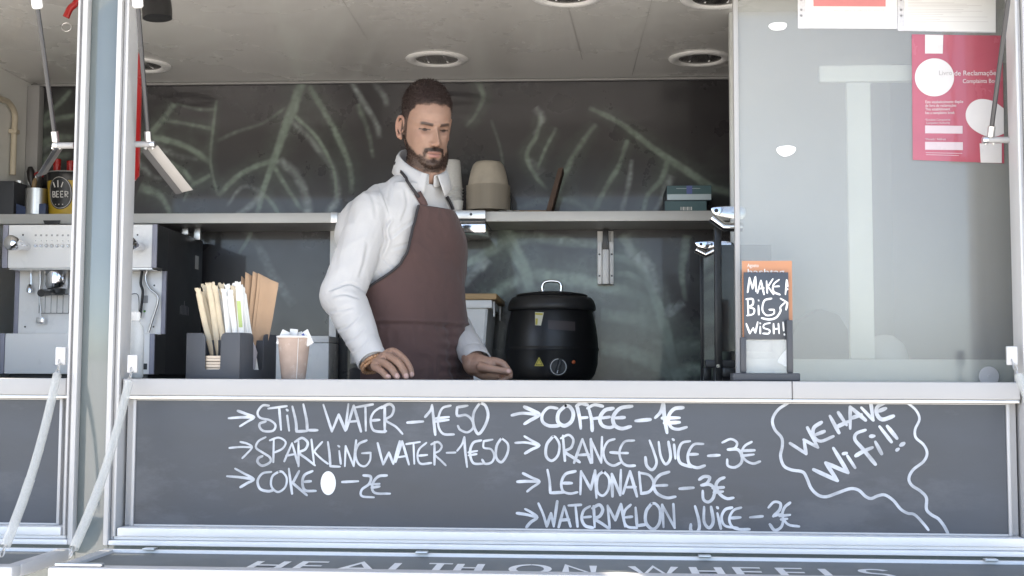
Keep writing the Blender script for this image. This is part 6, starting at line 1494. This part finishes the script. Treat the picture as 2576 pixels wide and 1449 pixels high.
def make_body():
    bm = bmesh.new()
    head_geo(bm)
    bmesh.ops.transform(bm, matrix=HM, verts=bm.verts[:])
    capsule_chain(bm, [NB + Vector((-.012, .030, -.075)), NB + Vector((-.006, .012, -.01)), NB.lerp(NT, .5), NT + Vector((0, 0.008, 0))], [.050, .0555, .0545, .054], 28, 6)
    nails, tn = hands(bm)
    fine = remeshed(bm, 0.00165, 'fine', 1, 0.35)
    bm = bmesh.new()
    trunk_mesh(bm, -0.016, TRZ.min(), TRZ.max() - 0.02)
    for S_, E_, W_ in ((RS, RE, RW), (LS, LE, LW)):
        capsule_chain(bm, [S_, S_.lerp(E_, .5), E_], [.046, .043, .034], 18, 6); capsule_chain(bm, [E_, E_.lerp(W_, .3), W_], [.034, .036, .024], 18, 6)
    hipz = TRZ.min() + 0.02; cx, cy = float(SX[0]), YM
    for s in (-1, 1):
        h = Vector((cx, cy, hipz)) + LF * (0.085 * s); k = Vector((cx, cy, 0.93)) + LF * (0.09 * s) + FR * 0.02; f = Vector((cx, cy, 0.50)) + LF * (0.10 * s)
        capsule_chain(bm, [h, k, f], [.088, .058, .042], 18, 6); capsule_chain(bm, [f + Vector((0, 0, -.035)) - FR * .05, f + Vector((0, 0, -.045)) + FR * .16], [.034, .030], 14, 5)
    coarse = remeshed(bm, 0.007, 'coarse', 1, 0.35)
    bm = bmesh.new(); bm.from_mesh(fine); bm.from_mesh(coarse); me = bpy.data.meshes.new('body'); bm.to_mesh(me); bm.free(); me.shade_smooth()
    co = get_co(me)
    # colours from the position in the head frame
    hi = np.array(HMi); L = co @ hi[:3, :3].T + hi[:3, 3]
    x, y, z = L[:, 0], L[:, 1], L[:, 2] * 100; ax = np.abs(x)
    skin = np.array((0.275, 0.165, 0.120)); C = np.tile(skin, (len(co), 1))
    sel = (z > -12) & (np.linalg.norm(L - np.array((0, 0, .12)), axis=1) < 0.30)
    idx = np.where(sel)[0]
    nz = np.zeros(len(co)); nz[idx] = pnoise(co[idx], 60); nf = np.zeros(len(co)); nf[idx] = pnoise(co[idx], 320, 3.0)
    C *= (1 + 0.06 * nz)[:, None]
    head = sel & (z > -1.0)
    def blend(mask, col, amt):
        m_ = np.clip(mask, 0, 1)[:, None] * amt; C[:] = C * (1 - m_) + np.array(col) * m_
    front = sstep(0.0, 0.03, y)
    blend(head * front * G(ax, z, .045, 9.3, .020, 1.6), (0.30, 0.165, 0.125), .35)          # cheeks
    blend(head * front * G(x, z, 0, 7.6, .016, .9), (0.31, 0.17, 0.125), .4)
    blend(head * front * G(ax, z, .030, 11.6, .020, 1.0), (0.21, 0.12, 0.09), .45)  # eye sockets: shade painted into the skin colour
    ear = head * sstep(.0735, .078, ax) * (z > 7) * (z < 15) * (y < 0.03)
    blend(ear, (0.32, 0.165, 0.12), .6)
    # beard: jaw, chin and moustache
    jaw_top = np.interp(y, [-0.02, 0.0, 0.03, 0.055, 0.075, 0.10], [10.0, 9.2, 6.4, 5.2, 4.4, 3.6])
    under = np.interp(y, [-0.01, 0.03, 0.06, 0.09], [2.6, 1.5, 0.5, -0.5])
    jaw = sstep(0.0, 0.9, jaw_top - z + 0.6 * nz) * sstep(-0.018, 0.004, y) * sstep(-0.9, 0.4, z - under + 0.3 * nz)
    jaw = jaw * (ax < .0725)
    chin = sstep(-1.2, -.3, z) * sstep(3.4, 2.7, z) * sstep(.036, .022, ax) * front
    soul = G(x, z, 0, 3.0, .013, .55) * front
    mou = sstep(0.95, 0.45, np.abs(z - (5.95 - 22 * np.clip(ax - .006, 0, 1) - 900 * np.clip(ax - .018, 0, 1) ** 2))) * sstep(.034, .028, ax) * front
    side = G(ax, z, .0285, 4.2, .0055, 1.6) * front
    lips = ((z > 3.35) & (z < 5.25)).astype(float) * sstep(.0235, .019, ax) * front
    beard = np.clip(np.maximum.reduce([jaw * .84, chin * .93, soul * .95, mou * 1.0, side * .9]), 0, 1) * head
    beard = beard * (1 - lips * sstep(1.0, .7, np.abs(z - 4.45)) )
    clear_patch = G(ax, z, .014, 3.25, .0065, .45) * front
    beard = beard * (1 - .75 * clear_patch)
    blend(beard, (0.040, 0.029, 0.025), 0.90)
    C *= (1 + 0.25 * (nf * beard))[:, None]
    up = sstep(.5, .25, np.abs(z - 5.0)) * sstep(.022, .017, ax) * front; lo = sstep(.62, .35, np.abs(z - 4.02)) * sstep(.019, .014, ax) * front
    blend(head * np.maximum(up * .8, lo), (0.29, 0.14, 0.12), .85)
    blend(head * front * sstep(.16, .06, np.abs(z - 4.62)) * sstep(.024, .020, ax), (0.12, 0.05, 0.04), .8)
    # brows
    bz = 12.72 + 14 * np.clip(ax - .012, 0, 1) - 1500 * np.clip(ax - .034, 0, 1) ** 2
    brow = sstep(.58, .30, np.abs(z - bz)) * sstep(.009, .014, ax) * sstep(.050, .042, ax) * front
    blend(head * brow, (0.045, 0.032, 0.028), .92)
    # lowered lids: lash line and a sliver of dark eye
    lz = 11.30 + 260 * (ax - .031) ** 2 * 1.0
    lash = sstep(.27, .13, np.abs(z - lz)) * sstep(.0175, .0150, np.abs(ax - .031)) * front
    eye = sstep(1, .6, ((ax - .0305) / .0085) ** 2 + ((z - 11.22) / .50) ** 2) * front
    blend(head * lash, (0.035, 0.022, 0.018), .88); blend(head * eye, (0.018, 0.012, 0.010), .95)
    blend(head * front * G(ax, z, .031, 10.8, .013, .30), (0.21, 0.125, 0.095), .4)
    # nostrils
    blend(head * front * G(ax, z, .0085, 6.72, .0040, .20), (0.06, 0.025, 0.02), .9)
    # hair base colour
    hl = 18.7 - 28 * np.clip(ax - .030, 0, 1) - np.clip(.048 - y, 0, 1) * 0
    hl = np.where(y < 0.052, np.interp(y, [-.10, -.03, -.012, .012, .022, .034, .052], [2.5, 4.5, 8.0, 8.5, 12.5, 16.0, 17.2]), hl)
    hair = sstep(-.8, .6, z - hl + .5 * nz + .25 * nf) * head * (1 - np.clip(ear * 1.5, 0, 1))
    fade = sstep(-.5, 4.5, z - np.maximum(hl, 11.5)) * .5 + .5
    blend(hair * fade, (0.040, 0.026, 0.022), .93)
    # nails and knuckles
    for d, c, r in nails:
        t = (d - c).normalized(); n_ = Vector((0.15, -0.75, 0.62)); n_ = (n_ - t * n_.dot(t)).normalized()
        ctr = d + t * r * 0.25 + n_ * r * .8
        dd = np.linalg.norm(co - np.array(ctr), axis=1); blend(sstep(r * .95, r * .65, dd), (0.56, 0.36, 0.31), .8)
    dd = np.linalg.norm(co - np.array(tn[0]), axis=1); blend(sstep(.0085, .0055, dd), (0.52, 0.33, 0.28), .8)
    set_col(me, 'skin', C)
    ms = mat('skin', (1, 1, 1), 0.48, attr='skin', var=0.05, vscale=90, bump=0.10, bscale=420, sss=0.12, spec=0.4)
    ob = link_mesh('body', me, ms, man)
    return ob, co, L, hair, beard, np.where(head)[0]
body, BCO, BL, HAIR, BEARD, HIDX = make_body()

# ------------------------------------------------------------- hair and beard
def hair_parts():
    me = body.data; no = get_no(me); off = np.array(wloc(man))
    # hair cap: shell grown from the scalp
    nv = len(me.vertices); keep = HAIR > 0.25
    lp = np.empty(len(me.loops), np.int32); me.loops.foreach_get('vertex_index', lp)
    ps = np.empty(len(me.polygons), np.int32); me.polygons.foreach_get('loop_total', ps)
    quads = lp.reshape(-1, 4) if (ps == 4).all() else None
    fq = quads[keep[quads].all(1)]
    used = np.unique(fq); mp = -np.ones(nv, int); mp[used] = np.arange(len(used))
    z = BL[used, 2] * 100; y = BL[used, 1]
    nzz = pnoise(BCO[used], 150, 1.0); n2 = pnoise(BCO[used], 500, 4.0)
    th = 0.0004 + 0.0060 * sstep(15.5, 21, z) * sstep(.35, 1.0, HAIR[used]) + 0.0025 * sstep(21, 24, z)
    V = BCO[used] + no[used] * (th * (1 + .22 * nzz + .2 * n2))[:, None]
    hm = np_mesh('hair', V, mp[fq])
    C = np.tile(np.array((0.034, 0.022, 0.019)), (len(V), 1)) * (1 + .5 * n2 + .25 * nzz)[:, None].clip(.3, 2)
    fadec = sstep(17.0, 12.0, z) * .35; C = C * (1 - fadec[:, None]) + np.array((0.16, 0.10, 0.075)) * fadec[:, None]
    eb = sstep(.25, .85, HAIR[used])[:, None]; C = C * eb + np.array((0.17, 0.105, 0.08)) * (1 - eb)
    set_col(hm, 'hair', C)
    m = mat('short_dark_hair', (1, 1, 1), 0.62, attr='hair', var=0.25, vscale=160, bump=0.6, bscale=380, spec=0.25)
    hob = link_mesh('hair', hm, m, man, smooth=175)
    # short strands break up the surface and the outline
    def strands(name, idxs, wts, n, length, wid, lean, colr, zoff=0.0):
        p = wts / wts.sum(); pick = rng.choice(len(idxs), n, p=p); P0, N0 = idxs[pick], None
        return pick
    def tuft(name, V0, N0, W0, n, L0, wid, lean, m_):
        pick = rng.choice(len(V0), n, p=W0 / W0.sum()); a = V0[pick] + rng.normal(0, .0008, (n, 3)); nn = N0[pick]
        dr = nn + np.array(lean)[None] * rng.uniform(.6, 1.4, (n, 1)) + rng.normal(0, .35, (n, 3)); dr /= np.linalg.norm(dr, axis=1)[:, None]
        sd_ = np.cross(dr, rng.normal(0, 1, (n, 3))); sd_ /= np.linalg.norm(sd_, axis=1)[:, None]
        ln = L0 * rng.uniform(.6, 1.3, (n, 1))
        Vt = np.stack([a - nn * .001 - sd_ * wid / 2, a - nn * .001 + sd_ * wid / 2, a + dr * ln], 1).reshape(-1, 3)
        mm = np_mesh(name, Vt, np.arange(3 * n).reshape(-1, 3)); ob = link_mesh(name, mm, m_, man if name == 'beard' else hob); ob['kind'] = 'stuff'; return ob
    hn = np.zeros_like(V); hm.update(); hn = get_no(hm)
    sd = mat('hair_strand', (0.030, 0.019, 0.016), 0.6, var=0.3, vscale=200, spec=0.2)
    up = np.array(HM)[:3, :3] @ np.array((0, .35, .25))
    tuft('hair_strands', V, hn, (.15 + sstep(14, 19, z)), 9000, .0055, .0008, up, sd)
    bi = np.where(BEARD > .35)[0]
    tuft('beard', BCO[bi], no[bi], BEARD[bi] ** 2, 8000, .0040, .0007, np.array((0, 0, -.6)), sd)
hair_parts()

# ------------------------------------------------------------- shirt
def shirt():
    bm = bmesh.new()
    z0 = TRZ.min() + 0.10
    trunk_mesh(bm, 0.004, z0, at(1060, 473, YM).z, 72, 70)
    def sleeve(S_, E_, W_, rs, bend):
        # upper arm and forearm as one sleeve with slack at the elbow
        d1 = (E_ - S_); d2 = (W_ - E_)
        capsule_chain(bm, [S_ - d1 * .02, S_ + d1 * .25, S_ + d1 * .55, S_ + d1 * .85, E_ + bend * .012, E_ + d2 * .18, E_ + d2 * .45, E_ + d2 * .72, E_ + d2 * .88],
                      [rs[0], rs[1], rs[2], rs[3], rs[4], rs[5], rs[6], rs[7], rs[8]], 28, 6)
    sleeve(RS, RE, RW, (.058, .0585, .0575, .0545, .0515, .0520, .0480, .0410, .0375), Vector((-.6, 0, -.3)))
    sleeve(LS, LE, LW, (.062, .060, .055, .050, .046, .045, .042, .038, .036), Vector((.4, .3, -.3)))
    ellipsoid(bm, RS + Vector((.004, .006, .004)), Matrix.Diagonal((.060, .060, .060)))
    ellipsoid(bm, LS + Vector((-.01, .0, .0)), Matrix.Diagonal((.066, .062, .060)))
    # shoulder slope fill
    capsule_chain(bm, [RS + Vector((.02, 0, .018)), RS.lerp(NB, .5) + Vector((0, 0, .018)), NB + Vector((-.03, 0, -.008))], [.036, .036, .036], 18, 6)
    me = remeshed(bm, 0.0032, 'shirt', 3, 0.5)
    co = get_co(me); no = get_no(me)
    # folds
    d = np.zeros(len(co))
    def arm_folds(S_, E_, W_, seed):
        nonlocal d
        a = np.array(S_); e = np.array(E_); w_ = np.array(W_)
        for p, q, amp, frq in ((a, e, .0042, 26.0), (e, w_, .0050, 34.0)):
            ax_ = (q - p); Ln = np.linalg.norm(ax_); ax_ /= Ln
            t = (co - p) @ ax_ / Ln; rad = np.linalg.norm(co - p - np.outer((co - p) @ ax_, ax_), axis=1)
            msk = sstep(-.1, .15, t) * sstep(1.15, .9, t) * (rad < .085)
            side = np.cross(ax_, np.array((0., 1., 0.))); side /= np.linalg.norm(side)
            s = (co - p) @ side
            near_elbow = np.exp(-((np.linalg.norm(co - e, axis=1) / .10) ** 2)) + .25
            n = np.array([mnoise.noise(Vector((u * 9 + seed, v * 14, t_ * 3))) for u, v, t_ in zip(s, t * Ln, t)]) if False else 0
            q3 = np.stack([s * 10 + seed * 7, t * Ln * 16 + s * 9 * (1 if seed % 2 else -1), rad * 6], 1)
            n = pnoise(q3, 1.0, seed * 3.0); wav = 1 - np.abs(n) * 3.2
            d += msk * near_elbow * amp * .55 * np.clip(wav, -.6, 1)
    arm_folds(RS, RE, RW, 1); arm_folds(LS, LE, LW, 2)
    n1 = pnoise(co * np.array((1, 1, .55)), 22, 5.0); n2 = pnoise(co * np.array((1, 1, .7)), 55, 9.0)
    rid = (1 - np.abs(n1) * 2.2)
    d += .0011 * rid + .0006 * n2
    # creases read from the photograph: each a valley with a raised lip
    px = pix(co); facing = sstep(-.1, .35, -(no @ np.array((0., 1., 0.))))
    def crease(pts, wid, amp, lip=1):
        nonlocal d; wid *= .72; amp *= .72
        P_ = [np.array((754.7 + .5729 * x, 150.9 + .5729 * y)) for x, y in pts]; P_ = cr(P_, 6) if len(P_) > 2 else P_
        D = np.full(len(co), 1e9); S = np.zeros(len(co)); T = np.zeros(len(co)); n = len(P_) - 1
        for k, (a, b) in enumerate(zip(P_, P_[1:])):
            v = b - a; l2 = v @ v; t = np.clip((px - a) @ v / l2, 0, 1); q = px - a - t[:, None] * v; dd = np.hypot(q[:, 0], q[:, 1]); m_ = dd < D
            D[m_] = dd[m_]; S[m_] = (np.sign(v[0] * (px - a)[:, 1] - v[1] * (px - a)[:, 0]))[m_]; T[m_] = ((k + t) / n)[m_]
        env = np.clip(np.minimum(T, 1 - T) * 5, 0, 1) ** .7
        d += facing * env * amp * (-np.exp(-(D / wid) ** 2) + .75 * np.exp(-((D * S * lip - 1.7 * wid) / (1.3 * wid)) ** 2))
    for c_ in (([(120, 1012), (165, 1000), (215, 985), (268, 1003)], 5, .0062), ([(140, 1040), (200, 1030), (262, 1050)], 5, .0035), ([(378, 800), (372, 740), (398, 690)], 5, .0075), ([(345, 870), (372, 810), (380, 770)], 6, .0070),
               ([(385, 790), (440, 745), (505, 700)], 5, .0040), ([(392, 835), (450, 815), (520, 800)], 5, .0036), ([(360, 872), (405, 905), (455, 930)], 4, .0045), ([(330, 905), (370, 950), (420, 965)], 4, .0042), ([(298, 960), (340, 985), (372, 1005)], 4, .0045),
               ([(125, 1105), (180, 1098), (235, 1085)], 5, .0040), ([(150, 1190), (215, 1165), (275, 1105)], 5, .0042), ([(175, 1250), (235, 1222), (290, 1170)], 5, .0036), ([(205, 1285), (260, 1265), (310, 1210)], 4, .0030),
               ([(335, 535), (362, 590), (385, 650), (398, 700)], 3, .0022), ([(205, 640), (185, 740), (165, 860), (150, 940)], 9, .0035), ([(300, 800), (285, 880), (262, 965)], 7, .0040), ([(250, 560), (228, 640), (230, 720)], 8, .0026),
               ([(430, 505), (400, 560), (395, 620)], 6, .0026), ([(280, 560), (320, 610), (335, 700)], 7, .0028), ([(460, 560), (470, 640), (440, 720)], 6, .0026), ([(420, 850), (470, 870), (500, 850)], 4, .0026)):
        crease(*c_)
    set_co(me, co + no * d[:, None])
    m = mat('white_cotton', (0.43, 0.427, 0.425), 0.85, var=0.02, vscale=12, bump=0.12, bscale=260, sheen=0.1, spec=0.2)
    ob = link_mesh('shirt', me, m, man)
    # cuffs
    for E_, W_, rr, lab in ((RE, RW, .0355, 'R'), (LE, LW, .0345, 'L')):
        dd = (W_ - E_).normalized(); a = W_ - dd * .050; c = W_ + dd * (.004 if lab == 'R' else .0)
        b = MB(); ring = []
        u = dd.orthogonal().normalized(); v = dd.cross(u)
        Pq = []
        for t, k in ((0, 1.06), (.06, 1.10), (.5, 1.07), (.95, 1.10), (1, 1.08), (1, 1.0), (.6, .98)):
            Pq.append([a.lerp(c, t) + (u * math.cos(al) + v * math.sin(al)) * rr * k * (1 + .045 * math.sin(3 * al + t)) + dd * .004 * math.sin(2 * al) for al in np.linspace(0, 2 * math.pi, 33)])
        b.grid(Pq); b.build('cuff', m, ob, smooth=60)
    # collar: stand and fold, two leaves meeting at the front
    cd_yaw = R(33); cf = Vector((math.sin(cd_yaw), -math.cos(cd_yaw), 0)); cl = Vector((math.cos(cd_yaw), math.sin(cd_yaw), 0))
    cc = NB + Vector((-0.006, 0.0, 0.012))
    def cpt(al, r, h):           # al from the front opening towards his left
        tilt = -0.036 * math.cos(al)                            # front hangs lower than the nape
        return cc + cf * (math.cos(al) * (r + .004)) + cl * (math.sin(al) * r) + Vector((0, 0, h + tilt))
    for s in (-1, 1):
        b = MB(); Pq = []
        als = np.linspace(R(7), R(182), 30)
        for al in als:
            f = (al - R(10)) / R(172)                            # 0 front .. 1 nape
            pt = max(0, 1 - f / .42) ** 1.2                      # long point near the front
            fall = .040 + .016 * pt
            spread = .009 + .008 * pt + .010 * f * (1 - f) * 2
            g = s * (al + R(16) * pt * 0)
            prof = [(.0610, -.006), (.0615, .010), (.0620, .027), (.0640, .0345), (.0668, .0350), (.0690 + spread * .25, .027), (.0690 + spread * .7, .027 - fall * .5), (.0690 + spread * 1.15, .027 - fall)]
            k = 0.93
            row = []
            for j, (r0, h0) in enumerate(prof):
                al2 = al + (R(14) * pt * (j - 4) / 3 if j > 4 else 0)
                row.append(cpt(s * al2, r0 * k, h0 * (1 - .25 * pt * (j < 5)) + .010 * f))
            Pq.append(row)
        b.grid(Pq); c_ob = b.build('collar_leaf', m, ob, smooth=60)
        md = c_ob.modifiers.new('t', 'SOLIDIFY'); md.thickness = .0018; md.offset = 0
    # placket edge and first button
    return ob, cpt
SHIRT, CPT = shirt()

# ------------------------------------------------------------- apron
def apron():
    m = mat('brown_apron_cotton', (0.076, 0.044, 0.041), 0.8, var=0.05, vscale=10, bump=0.15, bscale=240, sheen=0.15, spec=0.25)
    zt = at(1095, 518, YM - .1).z; zbm = TRZ.min() + .01
    key = [(1010, -84), (812, -86), (760, -88), (748, -84), (735, -74), (720, -63), (700, -49), (685, -40), (670, -33), (640, -26), (600, -21), (560, -17), (518, -14)]
    kz = np.array([at(1060, k[0], YM - .1).z for k in key]); kp = np.array([k[1] for k in key]); o = np.argsort(kz)
    rkey = [(1010, 70), (760, 70), (735, 68), (700, 66), (640, 56), (518, 50)]
    rz = np.array([at(1060, k[0], YM - .1).z for k in rkey]); rp = np.array([k[1] for k in rkey]); o2 = np.argsort(rz)
    ZZ = np.linspace(zbm, zt, 150); Pq = []
    zf = at(1060, 812, YM - .1).z
    for z in ZZ:
        l, r_ = np.interp(z, kz[o], kp[o]), np.interp(z, rz[o2], rp[o2]); row = []
        for u in np.linspace(0, 1, 110):
            ph = R(l + (r_ - l) * u)
            off = .0185
            p = trunk(z, ph, off)
            n = (LF * math.sin(ph) + FR * math.cos(ph))
            # horizontal fold line, hanging folds, centre crease with pinches
            dz = z - zf
            w = .0045 * math.exp(-((dz - .003) / .004) ** 2) - .004 * math.exp(-((dz + .006) / .006) ** 2)
            dc = ph - R(8)
            w += -.004 * math.exp(-(dc / .055) ** 2) * (1 if dz < 0 else .35)
            if dz < 0: w += .0035 * math.sin(dz * 210) * math.exp(-(dc / .20) ** 2)
            w += .0035 * math.sin(ph * 4.5 + z * 22 + 1.5 * math.sin(z * 14)) * (0.5 + .5 * min(1, abs(dz) / .15))
            w += .0036 * mnoise.noise(Vector((p.x * 16, p.y * 16, p.z * 12))) + (.0026 if dz < 0 else .0010) * (1 - 2.4 * abs(mnoise.noise(Vector((p.x * 34, p.y * 34 + 5, p.z * 26)))))
            edge = min(u, 1 - u); w += .003 * math.exp(-edge / .02)
            row.append(p + n * w)
        Pq.append(row)
    b = MB(); b.grid(Pq); ob = b.build('apron', m, man, smooth=170)
    md = ob.modifiers.new('t', 'SOLIDIFY'); md.thickness = .0022; md.offset = 1
    # bound edge
    dkb = mat('dark_apron_binding', (0.022, 0.020, 0.022), 0.7)
    b = MB(); e = [Vector(r[0]) for r in Pq[60:]]; b.tube(e[::2], .0036, 8); b.build('binding', dkb, ob, smooth=60)
    # pocket hem and waist tie knot
    zp = at(1130, 944, YM - .12).z
    b = MB(); row = [trunk(zp + .0012 * math.sin(3 * t), R(10 + 34 * t), .0215) for t in np.linspace(0, 1, 20)]; b.tube(row, .0016, 6); b.build('pocket_hem', m, ob)
    q = trunk(at(940, 757, YM).z, R(-92), .016); b = MB(); b.tube([q + Vector((-.004, -.006, .020)), q + Vector((-.006, -.010, .004)), q + Vector((-.002, -.008, -.016))], [.008, .011, .007], 12); b.build('waist_knot', m, ob, smooth=60)
    b = MB(); b.tube([trunk(at(940, 757, YM).z - .004 * t, R(-92 - 60 * t), .012) for t in np.linspace(0, 1, 10)], .005, 8); b.build('waist_tie', m, ob, smooth=60)
    # neck strap: bib corners round the back of the neck under the collar
    tl, tr_ = Vector(Pq[-1][2]), Vector(Pq[-1][-3])
    zz = lambda p: p
    def strap(pts, wd, nm, mm):
        b = MB(); C3 = [Vector(p) for p in cr([tuple(p) for p in pts], 8)]
        ctr = NB
        rows = []
        for i, p in enumerate(C3):
            t = (C3[min(i + 1, len(C3) - 1)] - C3[max(i - 1, 0)]).normalized(); n = (p - Vector((ctr.x, ctr.y, p.z - .06))).normalized(); s = t.cross(n).normalized()
            rows.append([p - s * wd / 2 + n * .001, p + n * .0025, p + s * wd / 2 + n * .001])
        b.grid(rows); o3 = b.build(nm, mm, ob, smooth=60); md = o3.modifiers.new('t', 'SOLIDIFY'); md.thickness = .002
    from mathutils.bvhtree import BVHTree
    off = wloc(SHIRT); bv = BVHTree.FromPolygons([v.co + off for v in SHIRT.data.vertices], [tuple(p.vertices) for p in SHIRT.data.polygons])
    def lay(x, y, fallback):
        h = bv.ray_cast(CAM, ray(x, y).normalized())
        return (h[0] + h[1] * .008) if h[0] is not None else at(x, y, fallback)
    def strap2(px_, wd, nm, mm):
        C2 = cr(px_, 6); b = MB(); rows = []
        pts = [lay(x, y, .42) for x, y in C2]
        for i, p_ in enumerate(pts):
            t = (pts[min(i + 1, len(pts) - 1)] - pts[max(i - 1, 0)]).normalized(); v = (CAM - p_).normalized(); s_ = t.cross(v).normalized()
            rows.append([p_ - s_ * wd / 2, p_ + v * .0012, p_ + s_ * wd / 2])
        b.grid(rows); o3 = b.build(nm, mm, ob, smooth=60); md = o3.modifiers.new('t', 'SOLIDIFY'); md.thickness = .002
    strap2([(1064, 522), (1058, 508), (1050, 494), (1046, 486)], .019, 'neck_strap', m)
    strap2([(1050, 498), (1036, 479), (1020, 455), (1004, 430), (993, 408)], .0070, 'neck_strap', dkb)
    strap2([(1134, 528), (1128, 512), (1120, 498)], .0075, 'neck_strap', dkb)
apron()

# ------------------------------------------------------------- trousers and bracelet
def rest():
    m = mat('dark_trousers', (0.02, 0.021, 0.025), 0.8, var=0.1)
    bm = bmesh.new(); zt = at(920, 925, YM).z
    rings = [[trunk(z, 2 * math.pi * k / 48, .0085) for k in range(48)] for z in np.linspace(TRZ.min() + .001, zt, 12)]
    loft_mesh(bm, rings)
    cx, cy = float(SX[0]), YM; hz = TRZ.min()
    for s in (-1, 1):
        h = Vector((cx, cy, hz + .03)) + LF * (.085 * s); k = Vector((cx, cy, .93)) + LF * (.09 * s) + FR * .02; f = Vector((cx, cy, .52)) + LF * (.10 * s)
        capsule_chain(bm, [h, k, f], [.100, .075, .062], 20, 6)
    me = remeshed(bm, .008, 'trousers', 3, .5); link_mesh('trousers', me, m, man, smooth=175)
    # beaded bracelet, two rows
    dd = (RW - RE).normalized(); u = dd.orthogonal().normalized(); v = dd.cross(u)
    wr = at(885.5 + 640 * .08333, 845.3 + 740 * .08333, .168); ax_ = (wr - RW).normalized() if (wr - RW).length > .004 else dd
    beadc = ((0.30, 0.15, 0.075), (0.48, 0.31, 0.17), (0.16, 0.07, 0.04))
    mb = mat('wooden_beads', (0.30, 0.16, 0.085), 0.45, var=0.5, vscale=120)
    c0 = RW + dd * .010; b = MB()
    for rw in range(2):
        for k in range(26):
            a = 2 * math.pi * (k + .5 * rw) / 26; p = c0 + dd * (.0088 * rw) + (u * math.cos(a) + v * math.sin(a)) * (.0300 + .0012 * math.sin(3 * a))
            ellipsoid(b.bm, p, Matrix.Diagonal((.0049, .0049, .0049)), 8, 6)
    o = b.build('bracelet', mb, man, smooth=60)
rest()
